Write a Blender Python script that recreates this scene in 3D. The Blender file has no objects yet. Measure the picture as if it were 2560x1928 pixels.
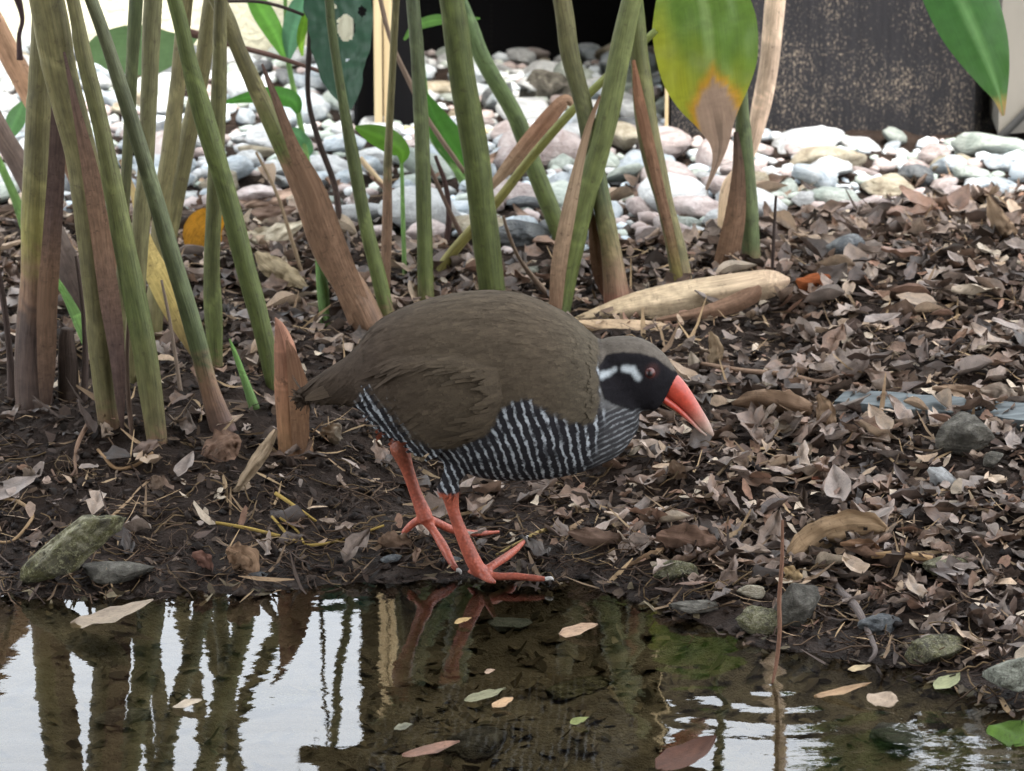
import bpy, bmesh, math, random
import numpy as np
from mathutils import Vector, Matrix, noise as mn
from math import sin, cos, pi, radians, exp

random.seed(11); RNG = np.random.default_rng(5)
S = bpy.context.scene
COL = S.collection

# ---------------------------------------------------------------- camera, sky, sun, exposure
CAM_H, PITCH, HFOV = 0.91, radians(15.0), radians(14.4)
cd = bpy.data.cameras.new('camera'); cam = bpy.data.objects.new('camera', cd); COL.objects.link(cam)
cam.location = (0, 0, CAM_H); cam.rotation_euler = (pi/2 - PITCH, 0, 0)
cd.sensor_fit = 'HORIZONTAL'; cd.angle = HFOV; cd.clip_start = 0.02; cd.clip_end = 2000
cd.dof.use_dof = True; cd.dof.focus_distance = 2.95; cd.dof.aperture_fstop = 22
S.camera = cam
w = bpy.data.worlds.new('World'); S.world = w; w.use_nodes = True
wn = w.node_tree.nodes; wl = w.node_tree.links
bg = wn['Background']; sky = wn.new('ShaderNodeTexSky')
sky.sky_type = 'NISHITA'; sky.sun_disc = False
SUN_EL, SUN_AZ = radians(66), radians(160)          # azimuth from +Y towards +X
sky.sun_elevation = SUN_EL; sky.sun_rotation = SUN_AZ
sky.air_density = 0.8; sky.dust_density = 6.0; sky.ozone_density = 0.3
veil = wn.new('ShaderNodeMix'); veil.data_type = 'RGBA'; veil.inputs[0].default_value = 0.65      # even high overcast over the clear sky
wl.new(sky.outputs[0], veil.inputs[6]); veil.inputs[7].default_value = (8.0, 8.3, 8.5, 1); wl.new(veil.outputs[2], bg.inputs[0]); bg.inputs[1].default_value = 0.13
sd = bpy.data.lights.new('sun', 'SUN'); sun = bpy.data.objects.new('sun', sd); COL.objects.link(sun)
sd.energy = 1.5; sd.angle = radians(12); sd.color = (1.0, 0.95, 0.88)
_sv = Vector((sin(SUN_AZ)*cos(SUN_EL), cos(SUN_AZ)*cos(SUN_EL), sin(SUN_EL)))
sun.rotation_euler = _sv.to_track_quat('Z', 'Y').to_euler(); sun.location = _sv*20
S.view_settings.view_transform = 'Standard'; S.view_settings.look = 'None'
S.view_settings.exposure = 2.48; S.view_settings.gamma = 1.0; S.view_settings.use_curve_mapping = False
S.render.engine = 'CYCLES'; S.cycles.max_bounces = 8; S.cycles.transparent_max_bounces = 16
S.cycles.use_denoising = True; S.cycles.caustics_reflective = False; S.cycles.caustics_refractive = False

# ---------------------------------------------------------------- picture point -> place on the ground
FP = 1280/math.tan(HFOV/2)
def ray(px, py):
    a, b = (px-1280)/FP, (964-py)/FP
    return Vector((a, cos(PITCH)+b*sin(PITCH), -sin(PITCH)+b*cos(PITCH)))
def at(px, py, Y):
    d = ray(px, py); return Vector((0, 0, CAM_H)) + d*(Y/d.y)
def flat(px, py, z=0.0):
    d = ray(px, py); return Vector((0, 0, CAM_H)) + d*((z-CAM_H)/d.z)
def proj(p):
    d = Vector(p)-Vector((0, 0, CAM_H))
    f = d.y*cos(PITCH)-d.z*sin(PITCH); u = d.y*sin(PITCH)+d.z*cos(PITCH)
    return 1280+FP*d.x/f, 964-FP*u/f
def sm(a, b, x):
    t = min(1, max(0, (x-a)/(b-a))); return t*t*(3-2*t)
_shore = [flat(*p) for p in ((-900, 1470), (0, 1500), (400, 1492), (900, 1462), (1180, 1450), (1450, 1452), (1640, 1510), (1800, 1580), (1950, 1620), (2200, 1660), (2420, 1735), (2560, 1800), (3300, 1900))]
_sx = [p.x for p in _shore]; _sy = [p.y for p in _shore]
def shore_y(x): return float(np.interp(x, _sx, _sy))
def gh(x, y, fine=True):
    s = y-shore_y(x)
    if s < 0:
        z = -0.055*(1-exp(s/0.16))
        if y < 1.2: z += 0.115*sm(1.2, 0.5, y)
    else:
        z = 0.062*(1-exp(-s/0.42))
        z += 0.030*exp(-(((x-0.38)/0.17)**2+((y-3.50)/0.22)**2))     # leaf mound right of the bird
        z += 0.018*exp(-(((x+0.30)/0.16)**2+((y-3.14)/0.16)**2))     # root mound of the ginger clump
    far = max(abs(x)-1.2, y-5.5, 0)
    if far < 2:
        z += 0.010*mn.noise((x*9, y*9, 3.1))*min(1, abs(s)*6)
        if fine: z += 0.0055*mn.noise((x*34, y*34, 7.7)) + 0.0035*mn.noise((x*85, y*85, 1.7))
    return z
def ground(px, py):
    d = ray(px, py); o = Vector((0, 0, CAM_H)); lo = 1.5/d.y; t = lo; st = 0.02
    while t < 9:
        p = o+d*t
        if p.z <= gh(p.x, p.y):
            a, b = t-st, t
            for _ in range(18):
                m = (a+b)/2; p = o+d*m
                if p.z <= gh(p.x, p.y): b = m
                else: a = m
            p = o+d*b; return p
        t += st
    return o+d*t

# ---------------------------------------------------------------- mesh helpers
def tag(o, label=None, cat=None, group=None, kind=None):
    if label: o['label'] = label
    if cat: o['category'] = cat
    if group: o['group'] = group
    if kind: o['kind'] = kind
    return o
def mesh_data(name, V, F, mat, tint=None, suv=None, smooth=True, extra=None):
    me = bpy.data.meshes.new(name)
    me.from_pydata([tuple(v) for v in V], [], F); me.materials.append(mat)
    n = len(me.vertices)
    if tint is not None:
        t = np.asarray(tint, dtype=np.float32)
        if t.ndim == 1: t = np.tile(t, (n, 1))
        if t.shape[1] == 3: t = np.hstack([t, np.ones((n, 1), np.float32)])
        a = me.attributes.new('tint', 'FLOAT_COLOR', 'POINT'); a.data.foreach_set('color', t.ravel())
    if suv is not None:
        a = me.attributes.new('suv', 'FLOAT_VECTOR', 'POINT'); a.data.foreach_set('vector', np.asarray(suv, dtype=np.float32).ravel())
    for k, v in (extra or {}).items():
        a = me.attributes.new(k, 'FLOAT', 'POINT'); a.data.foreach_set('value', np.asarray(v, dtype=np.float32))
    if smooth: me.polygons.foreach_set('use_smooth', np.ones(len(me.polygons), bool))
    me.update(); return me
def put(name, me, loc=(0, 0, 0), parent=None):
    o = bpy.data.objects.new(name, me); COL.objects.link(o)
    o.location = loc
    if parent is not None: o.parent = parent
    return o
def mk(name, V, F, mat, parent=None, loc=None, **kw):
    V = np.asarray([tuple(v) for v in V], dtype=float)
    if parent is not None:
        off = np.array(parent_world(parent))
        o = put(name, mesh_data(name, V-off, F, mat, **kw), (0, 0, 0), parent)
    else:
        if loc is None:
            lowest = V[V[:, 2].argmin()]; loc = (float(V[:, 0].mean()), float(V[:, 1].mean()), float(lowest[2]))
        o = put(name, mesh_data(name, V-np.array(loc), F, mat, **kw), loc)
    return o
def parent_world(p):
    v = Vector((0, 0, 0))
    while p is not None: v = v+Vector(p.location); p = p.parent
    return tuple(v)
def empty(name, loc):
    o = bpy.data.objects.new(name, None); COL.objects.link(o); o.location = loc; o.empty_display_size = 0.02
    return o
def grid_faces(n, m, wrap=False):
    F = []
    for i in range(n-1):
        for j in range(m if wrap else m-1):
            k = (j+1) % m; F.append((i*m+j, i*m+k, (i+1)*m+k, (i+1)*m+j))
    return F
def catmull(P, n):
    """resample a list of equal-length tuples smoothly to n rows"""
    P = np.asarray(P, dtype=float); m = len(P)
    if m == 2: return np.array([P[0]+(P[1]-P[0])*t for t in np.linspace(0, 1, n)])
    E = np.vstack([2*P[0]-P[1], P, 2*P[-1]-P[-2]]); out = []
    for t in np.linspace(0, m-1-1e-9, n):
        i = int(t); f = t-i; p0, p1, p2, p3 = E[i], E[i+1], E[i+2], E[i+3]
        out.append(0.5*((2*p1)+(-p0+p2)*f+(2*p0-5*p1+4*p2-p3)*f*f+(-p0+3*p1-3*p2+p3)*f**3))
    return np.array(out)
def tube_geo(P, R, seg=12, cap=True, lump=0.0, flat_y=1.0, seed=0):
    """P list of points, R radii; returns verts, faces, suv (angle, length)"""
    P = [Vector(p) for p in P]; n = len(P); V = []; U = []; L = 0
    ref = Vector((0, 1, 0))
    for i, p in enumerate(P):
        t = (P[min(i+1, n-1)]-P[max(i-1, 0)]).normalized()
        a = t.cross(ref)
        if a.length < 1e-4: a = t.cross(Vector((1, 0, 0)))
        a.normalize(); b = a.cross(t).normalized()
        if i: L += (P[i]-P[i-1]).length
        for j in range(seg):
            th = 2*pi*j/seg
            r = R[i]*(1+lump*mn.noise((cos(th)*1.3+seed, sin(th)*1.3, L*25+seed)))
            V.append(p+a*(r*cos(th))+b*(r*flat_y*sin(th))); U.append((cos(th)*1.0+seed*1.7, L*100, sin(th)*1.0))
    F = grid_faces(n, seg, True)
    if cap: F.append(tuple(range(seg-1, -1, -1))); F.append(tuple(range((n-1)*seg, n*seg)))
    return V, F, U
def leaf_geo(length, width, curl=0.0, fold=0.15, wave=0.1, twist=0.0, nl=9, nw=5, tip=1.6, side=0.0, seed=0, ragged=0.0):
    """leaf along +X from the origin, lying in XY, curl in Z"""
    V = []; U = []
    x = z = 0.0; ang = 0.0; step = length/(nl-1)
    for i in range(nl):
        t = i/(nl-1)
        hw = width/2*(max(0.02, math.sin(pi*min(1, t**0.8*0.97+0.03)))**0.75)
        hw *= 1+ragged*mn.noise((t*7, seed, 0))
        for j in range(nw):
            s = (j/(nw-1)-0.5)*2
            tw = twist*t
            yy = hw*s; zz = abs(s)*hw*fold*2+wave*width*mn.noise((t*4+seed, s*1.6, seed*0.37))
            y2 = yy*cos(tw)-zz*sin(tw); z2 = yy*sin(tw)+zz*cos(tw)
            V.append((x-z2*sin(ang), y2+side*length*t*t, z+z2*cos(ang))); U.append((s*width*40+seed, t*length*40, 0.0))
        x += step*cos(ang); z += step*sin(ang); ang += curl/(nl-1)
    return V, grid_faces(nl, nw), U
# ---------------------------------------------------------------- materials
class NT:
    def __init__(s, name):
        s.m = bpy.data.materials.new(name); s.m.use_nodes = True; s.t = s.m.node_tree; s.n = s.t.nodes; s.l = s.t.links
        s.b = s.n['Principled BSDF']; s.out = s.n['Material Output']
    def add(s, typ, props=None, **ins):
        nd = s.n.new('ShaderNode'+typ)
        for k, v in (props or {}).items(): setattr(nd, k, v)
        for k, v in ins.items(): s.set(nd, k, v)
        return nd
    def sock(s, nd, k):
        k = k.replace('_', ' ')
        for i in nd.inputs:
            if i.name == k and i.enabled: return i
        for i in nd.inputs:
            if i.name.lower() == k.lower() and i.enabled: return i
        return nd.inputs[int(k[1:])]
    def set(s, nd, k, v):
        i = s.sock(nd, k)
        if hasattr(v, 'is_output') or isinstance(v, bpy.types.NodeSocket): s.l.new(v, i)
        elif isinstance(v, bpy.types.Node): s.l.new(v.outputs[0], i)
        elif isinstance(v, (tuple, list)) and len(v) == 3 and i.type == 'RGBA': i.default_value = (*v, 1)
        else: i.default_value = v
    def attr(s, name, out='Color'): return s.add('Attribute', {'attribute_name': name}).outputs[out]
    def noise(s, vec, scale, detail=4, rough=0.55, dist=0.0):
        nd = s.add('TexNoise', None, Scale=scale, Detail=detail, Roughness=rough, Distortion=dist)
        if vec is not None: s.l.new(vec, nd.inputs['Vector'])
        return nd.outputs['Fac']
    def ramp(s, fac, stops, interp='LINEAR'):
        nd = s.add('ValToRGB'); cr = nd.color_ramp; cr.interpolation = interp
        while len(cr.elements) < len(stops): cr.elements.new(0.5)
        for e, (p, c) in zip(cr.elements, stops):
            e.position = p; e.color = (*c, 1) if isinstance(c, (tuple, list)) else (c, c, c, 1)
        s.l.new(fac, nd.inputs[0]); return nd.outputs[0]
    def math(s, op, a, b=0.0, c=None):
        nd = s.add('Math', {'operation': op})
        for i, v in enumerate((a, b, c)):
            if v is None: continue
            if isinstance(v, bpy.types.NodeSocket): s.l.new(v, nd.inputs[i])
            else: nd.inputs[i].default_value = v
        return nd.outputs[0]
    def mix(s, fac, a, b, blend='MIX'):
        nd = s.add('Mix', {'data_type': 'RGBA', 'blend_type': blend})
        for idx, v in ((0, fac), (6, a), (7, b)):
            if isinstance(v, bpy.types.NodeSocket): s.l.new(v, nd.inputs[idx])
            elif idx == 0: nd.inputs[0].default_value = v
            else: nd.inputs[idx].default_value = (*v, 1) if isinstance(v, (tuple, list)) else (v, v, v, 1)
        return nd.outputs[2]
    def mr(s, v, a, b, c=0.0, d=1.0):
        nd = s.add('MapRange', None); nd.clamp = True
        s.l.new(v, nd.inputs[0])
        for i, q in enumerate((a, b, c, d)): nd.inputs[i+1].default_value = q
        return nd.outputs[0]
    def map(s, vec, scale):
        nd = s.add('Mapping'); s.l.new(vec, nd.inputs[0]); nd.inputs['Scale'].default_value = scale; return nd.outputs[0]
    def bump(s, h, strength=0.3, dist=0.002, normal=None):
        nd = s.add('Bump', None, Strength=strength, Distance=dist); s.l.new(h, nd.inputs['Height'])
        if normal is not None: s.l.new(normal, nd.inputs['Normal'])
        s.l.new(nd.outputs[0], s.b.inputs['Normal']); return nd.outputs[0]
    def base(s, c, rough=0.6, spec=0.5):
        if isinstance(c, bpy.types.NodeSocket): s.l.new(c, s.b.inputs['Base Color'])
        else: s.b.inputs['Base Color'].default_value = (*c, 1)
        if isinstance(rough, bpy.types.NodeSocket): s.l.new(rough, s.b.inputs['Roughness'])
        else: s.b.inputs['Roughness'].default_value = rough
        s.b.inputs['Specular IOR Level'].default_value = spec
    def obj(s): return s.add('TexCoord').outputs['Object']
    def pos(s): return s.add('NewGeometry').outputs['Position']
    def rnd(s): return s.add('ObjectInfo').outputs['Random']
    def translucent(s, color, amount):
        tr = s.add('BsdfTranslucent'); s.l.new(color, tr.inputs[0])
        mx = s.add('MixShader'); mx.inputs[0].default_value = amount
        s.l.new(s.b.outputs[0], mx.inputs[1]); s.l.new(tr.outputs[0], mx.inputs[2]); s.l.new(mx.outputs[0], s.out.inputs[0])
M = {}
def plant_mat(name, streak=0.5, rough=0.55, bump=0.35, trans=0.0, fine=1.0, spots=0.0):
    t = NT(name); c = t.attr('tint'); uv = t.attr('suv', 'Vector')
    n1 = t.noise(t.map(uv, (6*fine, 0.35, 6*fine)), 1.0, 5, 0.65)
    n2 = t.noise(t.map(uv, (1.2, 0.6, 1.2)), 1.0, 4, 0.6)
    k = t.math('ADD', t.math('MULTIPLY', t.mr(n1, 0.25, 0.75), streak), t.math('MULTIPLY', t.mr(n2, 0.25, 0.75), streak*0.8))
    k = t.math('ADD', k, 1-streak*0.9)
    col = t.mix(1.0, c, t.add('CombineColor', None, Red=k, Green=k, Blue=k).outputs[0], 'MULTIPLY')
    if spots:
        sp = t.mr(t.noise(uv, 1.1, 3, 0.7), 0.60, 0.68)
        col = t.mix(t.math('MULTIPLY', sp, spots), col, (0.035, 0.022, 0.014))
    t.base(col, rough, 0.18); t.bump(n1, bump, 0.0015)
    if trans: t.translucent(col, trans)
    M[name] = t.m
plant_mat('stem', 0.8, 0.5, 0.55, spots=0.4)
plant_mat('dry', 0.7, 0.8, 0.6, spots=0.45)
plant_mat('twig', 0.7, 0.85, 0.8)
def leaf_mat(name, trans, streak=0.35, rough=0.4):
    t = NT(name); c = t.attr('tint'); uv = t.attr('suv', 'Vector')
    v = t.noise(t.map(uv, (9, 0.25, 1)), 1.0, 3, 0.6); n2 = t.noise(uv, 0.7, 4, 0.6)
    k = t.math('ADD', t.math('MULTIPLY', t.mr(v, 0.3, 0.7), streak*0.6), t.math('MULTIPLY', t.mr(n2, 0.25, 0.75), streak))
    k = t.math('ADD', k, 1-streak*0.8)
    col = t.mix(1.0, c, t.add('CombineColor', None, Red=k, Green=k, Blue=k).outputs[0], 'MULTIPLY')
    t.base(col, rough, 0.5); t.bump(v, 0.25, 0.0008); t.translucent(col, trans); M[name] = t.m
leaf_mat('leaf', 0.48)
def litter_mat(name, spec=0.18, rl=0.6, rh=0.9):
    t = NT(name); c = t.attr('tint'); uv = t.attr('suv', 'Vector'); r = t.rnd()
    n1 = t.noise(uv, 1.3, 5, 0.65); n2 = t.noise(uv, 5.0, 4, 0.7)
    k = t.math('ADD', t.mr(n1, 0.25, 0.75, 0.45, 1.35), t.mr(r, 0, 1, -0.2, 0.2))
    col = t.mix(1.0, c, t.add('CombineColor', None, Red=k, Green=k, Blue=k).outputs[0], 'MULTIPLY')
    col = t.mix(t.mr(n2, 0.56, 0.68, 0, 0.55), col, (0.03, 0.021, 0.016))
    t.base(col, t.mr(n1, 0.3, 0.7, rl, rh), spec); t.bump(n2, 0.6, 0.001); t.translucent(col, 0.12); M[name] = t.m
litter_mat('litter'); litter_mat('litter_wet', 0.45, 0.35, 0.65)
def stone_mat(name, c1, c2, c3, moss=None, rough=0.8, mottle=None):
    t = NT(name); r = t.rnd(); o = t.obj()
    off = t.add('VectorMath', {'operation': 'ADD'}); t.l.new(o, off.inputs[0])
    cx = t.add('CombineXYZ'); t.l.new(t.math('MULTIPLY', r, 7.0), cx.inputs[0]); t.l.new(t.math('MULTIPLY', r, 3.0), cx.inputs[1]); t.l.new(cx.outputs[0], off.inputs[1])
    p = off.outputs[0]
    n1 = t.noise(p, 2.2, 8, 0.68, 0.5); n2 = t.noise(t.map(p, (1.6, 1.6, 9)), 1.0, 6, 0.6, 0.6); n3 = t.noise(p, 22, 5, 0.7)
    col = t.ramp(n1, [(0.36, c1), (0.5, c2), (0.64, c3)])
    col = t.mix(t.mr(n2, 0.52, 0.64, 0, 0.5), col, c1)
    k = t.mr(r, 0, 1, 0.78, 1.15)
    col = t.mix(1.0, col, t.add('CombineColor', None, Red=k, Green=k, Blue=k).outputs[0], 'MULTIPLY')
    col = t.mix(t.mr(n3, 0.58, 0.7, 0, 0.3), col, (0.08, 0.075, 0.07))
    if moss:
        g = t.mr(t.noise(p, 4.5, 8, 0.75), 0.45, 0.58, 0, 0.9); col = t.mix(g, col, moss)
    if mottle:
        col = t.mix(t.mr(t.noise(p, 11, 7, 0.8), 0.52, 0.60, 0, 0.8), col, mottle); col = t.mix(t.mr(t.noise(p, 7, 6, 0.8), 0.54, 0.62, 0, 0.8), col, (0.03, 0.027, 0.02))
    t.base(col, rough, 0.2)
    h = t.math('ADD', t.math('ADD', n1, t.math('MULTIPLY', n2, 0.7)), t.math('MULTIPLY', n3, 0.35)); t.bump(h, 1.0, 0.008); M[name] = t.m
stone_mat('stone_blue', (0.36, 0.42, 0.47), (0.54, 0.60, 0.64), (0.66, 0.70, 0.72))
stone_mat('stone_white', (0.44, 0.45, 0.46), (0.61, 0.63, 0.63), (0.72, 0.73, 0.73))
stone_mat('stone_pink', (0.36, 0.29, 0.27), (0.52, 0.44, 0.42), (0.62, 0.56, 0.54))
stone_mat('stone_green', (0.32, 0.37, 0.33), (0.46, 0.51, 0.46), (0.58, 0.62, 0.57))
stone_mat('stone_tan', (0.30, 0.25, 0.18), (0.43, 0.38, 0.28), (0.54, 0.49, 0.39))
stone_mat('stone_dark', (0.10, 0.11, 0.12), (0.17, 0.18, 0.185), (0.26, 0.27, 0.27))
stone_mat('stone_moss', (0.04, 0.036, 0.026), (0.13, 0.12, 0.08), (0.32, 0.30, 0.21), (0.10, 0.095, 0.035), mottle=(0.34, 0.33, 0.20))
stone_mat('stone_grey', (0.06, 0.055, 0.045), (0.125, 0.115, 0.095), (0.24, 0.225, 0.19))
stone_mat('stone_lichen', (0.10, 0.10, 0.08), (0.20, 0.205, 0.165), (0.36, 0.37, 0.31), mottle=(0.40, 0.42, 0.34))
def soil():
    t = NT('soil'); p = t.pos(); n1 = t.noise(p, 55, 6, 0.7); n2 = t.noise(p, 260, 4, 0.7); n3 = t.noise(p, 9, 3, 0.5)
    col = t.ramp(n1, [(0.3, (0.014, 0.010, 0.008)), (0.5, (0.032, 0.022, 0.017)), (0.7, (0.065, 0.046, 0.036))])
    col = t.mix(t.mr(n3, 0.4, 0.65, 0, 0.5), col, (0.028, 0.019, 0.015))
    z = t.add('SeparateXYZ'); t.l.new(p, z.inputs[0])
    wet = t.mr(z.outputs['Z'], 0.006, 0.022, 1.0, 0.0)                      # soaked band at the water line
    under = t.mr(z.outputs['Z'], -0.012, 0.0, 1.0, 0.0)
    silt = t.ramp(t.noise(p, 30, 5, 0.65), [(0.35, (0.12, 0.10, 0.066)), (0.6, (0.23, 0.195, 0.135)), (0.75, (0.34, 0.295, 0.21))])
    col = t.mix(under, col, silt)
    t.base(col, t.mr(wet, 0, 1, 0.95, 0.5), 0.12); h = t.math('ADD', n1, t.math('MULTIPLY', n2, 0.6)); t.bump(h, 1.0, 0.010); M['soil'] = t.m
soil()
def water():
    t = NT('water'); p = t.pos()
    n = t.noise(t.map(p, (7, 20, 1)), 1.0, 2, 0.5); n2 = t.noise(t.map(p, (70, 110, 1)), 1.0, 2, 0.5)
    d = t.add('VectorMath', {'operation': 'SUBTRACT'}); t.l.new(p, d.inputs[0]); c = flat(1925, 1715); d.inputs[1].default_value = (c.x, c.y, 0)
    ln = t.add('VectorMath', {'operation': 'LENGTH'}); t.l.new(d.outputs[0], ln.inputs[0]); r = ln.outputs['Value']
    ring = t.math('MULTIPLY', t.math('SINE', t.math('MULTIPLY', r, 2*pi/0.034)), t.mr(r, 0.01, 0.17, 1.0, 0.0))
    h = t.math('ADD', t.math('ADD', t.math('MULTIPLY', n, 1.0), t.math('MULTIPLY', n2, 0.10)), t.math('MULTIPLY', ring, 0.20))
    bm = t.add('Bump', None, Strength=1.0, Distance=0.00045); t.l.new(h, bm.inputs['Height'])
    gl = t.add('BsdfGlossy'); gl.inputs['Roughness'].default_value = 0.0; gl.inputs['Color'].default_value = (1, 1, 1, 1); t.l.new(bm.outputs[0], gl.inputs['Normal'])
    tr = t.add('BsdfTransparent'); tr.inputs[0].default_value = (0.80, 0.76, 0.64, 1)
    fr = t.add('Fresnel', None, IOR=1.333); t.l.new(bm.outputs[0], fr.inputs['Normal'])
    mx = t.add('MixShader'); t.l.new(fr.outputs[0], mx.inputs[0]); t.l.new(tr.outputs[0], mx.inputs[1]); t.l.new(gl.outputs[0], mx.inputs[2])
    t.l.new(mx.outputs[0], t.out.inputs[0]); M['water'] = t.m
water()
def stucco():
    t = NT('stucco'); p = t.pos(); n = t.noise(p, 160, 5, 0.6); n2 = t.noise(p, 3, 3, 0.5)
    t.base(t.mix(t.mr(n2, 0.3, 0.7), (0.80, 0.77, 0.58), (0.72, 0.69, 0.52)), 0.9, 0.2); t.bump(n, 0.8, 0.006); M['stucco'] = t.m
stucco()
def board():
    t = NT('weathered_board'); p = t.pos(); n = t.noise(t.map(p, (430, 430, 260)), 1.0, 4, 0.7); n2 = t.noise(p, 22, 4, 0.6); n3 = t.noise(t.map(p, (220, 220, 14)), 1.0, 3, 0.5)
    dark = t.mix(n3, (0.016, 0.016, 0.018), (0.034, 0.033, 0.036))
    thr = t.math('ADD', t.math('MULTIPLY', n2, 0.30), t.math('ADD', t.math('MULTIPLY', n, 0.8), t.math('MULTIPLY', n3, 0.12)))
    col = t.mix(t.mr(thr, 0.665, 0.74), dark, (0.20, 0.165, 0.13)); t.base(col, 0.9, 0.08); t.bump(n, 0.5, 0.002); M['board'] = t.m
board()
def netting():
    t = NT('netting'); p = t.pos(); s = t.add('SeparateXYZ'); t.l.new(p, s.inputs[0])
    def lines(o, per, wd):
        f = t.math('FRACT', t.math('DIVIDE', t.math('ADD', o, 10.0), per)); return t.math('LESS_THAN', f, wd)
    big = t.math('MAXIMUM', lines(s.outputs['X'], 0.075, 0.05), lines(s.outputs['Z'], 0.075, 0.05))
    dots = t.math('MULTIPLY', lines(t.math('ADD', s.outputs['X'], s.outputs['Y']), 0.006, 0.5), lines(s.outputs['Z'], 0.006, 0.5))
    col = t.mix(t.math('MULTIPLY', big, dots), (0.006, 0.006, 0.007), (0.012, 0.012, 0.011)); t.base(col, 0.9, 0.1)
    t.bump(dots, 0.4, 0.001); M['netting'] = t.m
netting()
def simple(name, c1, c2, sc=(60, 60, 6), rough=0.7, bump=0.4):
    t = NT(name); p = t.pos(); n = t.noise(t.map(p, sc), 1.0, 5, 0.6); t.base(t.mix(t.mr(n, 0.3, 0.7), c1, c2), rough, 0.4); t.bump(n, bump, 0.001); M[name] = t.m
simple('bamboo', (0.62, 0.50, 0.30), (0.46, 0.34, 0.19), (160, 160, 5))
simple('bamboo_flat', (0.60, 0.48, 0.28), (0.46, 0.34, 0.18), (5, 160, 160))
simple('grey_post', (0.20, 0.185, 0.16), (0.16, 0.15, 0.13), (8, 8, 3), 0.5, 0.1)
def scaly():
    t = NT('leg_skin'); col = t.attr('tint'); o = t.obj(); v = t.add('TexVoronoi', None, Scale=420.0); t.l.new(o, v.inputs['Vector']); n = t.noise(o, 90, 5, 0.7)
    k = t.math('MULTIPLY', t.mr(n, 0.3, 0.7, 0.6, 1.2), t.mr(v.outputs['Distance'], 0.0, 0.6, 1.1, 0.75))
    t.base(t.mix(1.0, col, t.add('CombineColor', None, Red=k, Green=k, Blue=k).outputs[0], 'MULTIPLY'), 0.5, 0.4); t.bump(v.outputs['Distance'], 0.5, -0.0008); M['leg_skin'] = t.m
scaly()
simple('slate_board', (0.15, 0.175, 0.18), (0.035, 0.042, 0.045), (18, 120, 120), 0.75, 0.8)
simple('rubber_black', (0.02, 0.02, 0.02), (0.035, 0.033, 0.03), (20, 20, 20), 0.7, 0.3)
simple('roof_wood', (0.20, 0.14, 0.09), (0.13, 0.09, 0.06), (40, 4, 40))
simple('hide_wall', (0.36, 0.30, 0.23), (0.28, 0.23, 0.17), (30, 30, 3))
def bird_mat(name, bump=0.0):
    t = NT(name); o = t.obj(); col = t.attr('tint')
    A, B, W1, W2 = t.attr('su', 'Fac'), t.attr('sv', 'Fac'), t.attr('flank', 'Fac'), t.attr('chest', 'Fac')
    nz = t.noise(o, 48, 5, 0.72); nb = t.noise(o, 130, 3, 0.6)
    def stripes(c, lo, hi, wob):
        ph = t.math('ADD', t.math('MULTIPLY', c, 2*pi), t.math('MULTIPLY', t.math('SUBTRACT', nz, 0.5), wob))
        return t.math('MULTIPLY', t.mr(t.math('SINE', ph), lo, hi), t.mr(nb, 0.38, 0.54, 0.12, 1.0))
    sa = stripes(A, 0.20, 0.98, 12.0); sb = stripes(B, -0.1, 1.0, 9.0)
    dark = (0.020, 0.019, 0.022)
    c1 = t.mix(sa, dark, (0.42, 0.45, 0.48)); c2 = t.mix(sb, (0.045, 0.044, 0.047), (0.22, 0.23, 0.24))
    col = t.mix(W1, col, c1); col = t.mix(W2, col, c2)
    f = t.noise(t.map(o, (40, 160, 160)), 1.0, 5, 0.7); k = t.mr(f, 0.25, 0.75, 0.68, 1.32)
    col = t.mix(1.0, col, t.add('CombineColor', None, Red=k, Green=k, Blue=k).outputs[0], 'MULTIPLY')
    t.base(col, 0.85, 0.1)
    t.bump(t.noise(o, 420, 3, 0.6), 0.35, 0.001); M[name] = t.m
bird_mat('plumage')
def horn(name, c1, c2, rough):
    t = NT(name); col = t.attr('tint'); n = t.noise(t.obj(), 300, 4, 0.6); k = t.mr(n, 0.3, 0.7, 0.8, 1.2)
    t.base(t.mix(1.0, col, t.add('CombineColor', None, Red=k, Green=k, Blue=k).outputs[0], 'MULTIPLY'), rough, 0.5); t.bump(n, 0.15, 0.0008); M[name] = t.m
horn('horn', None, None, 0.38)
# ---------------------------------------------------------------- ground sheet and pond
def spaced(lo, hi, step, far):
    mid = list(np.arange(lo, hi+1e-6, step)); a = []; b = []; d = step*2
    x = lo
    while x > -far: x -= d; a.append(x); d *= 1.45
    d = step*2; x = hi
    while x < far: x += d; b.append(x); d *= 1.45
    return np.array(a[::-1]+mid+b)
gx = spaced(-0.85, 0.85, 0.0065, 400); gy = spaced(2.2, 4.7, 0.0075, 400)
V = [(x, y, gh(x, y)) for y in gy for x in gx]
soil_o = mk('ground', V, grid_faces(len(gy), len(gx)), M['soil'], loc=(0, 0, 0)); tag(soil_o, kind='structure')
def slab(x0, x1, y0, y1, z0, z1):
    V = [(x, y, z) for z in (z0, z1) for y in (y0, y1) for x in (x0, x1)]
    F = [(0, 2, 3, 1), (4, 5, 7, 6), (0, 1, 5, 4), (1, 3, 7, 5), (3, 2, 6, 7), (2, 0, 4, 6)]
    return V, F
wv = [(x, y, 0.0) for y in np.linspace(0.55, 3.05, 26) for x in np.linspace(-2.5, 2.5, 26)]
pond = mk('pond_water', wv, grid_faces(26, 26), M['water'], loc=(0, 0, 0)); tag(pond, kind='structure')

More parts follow.
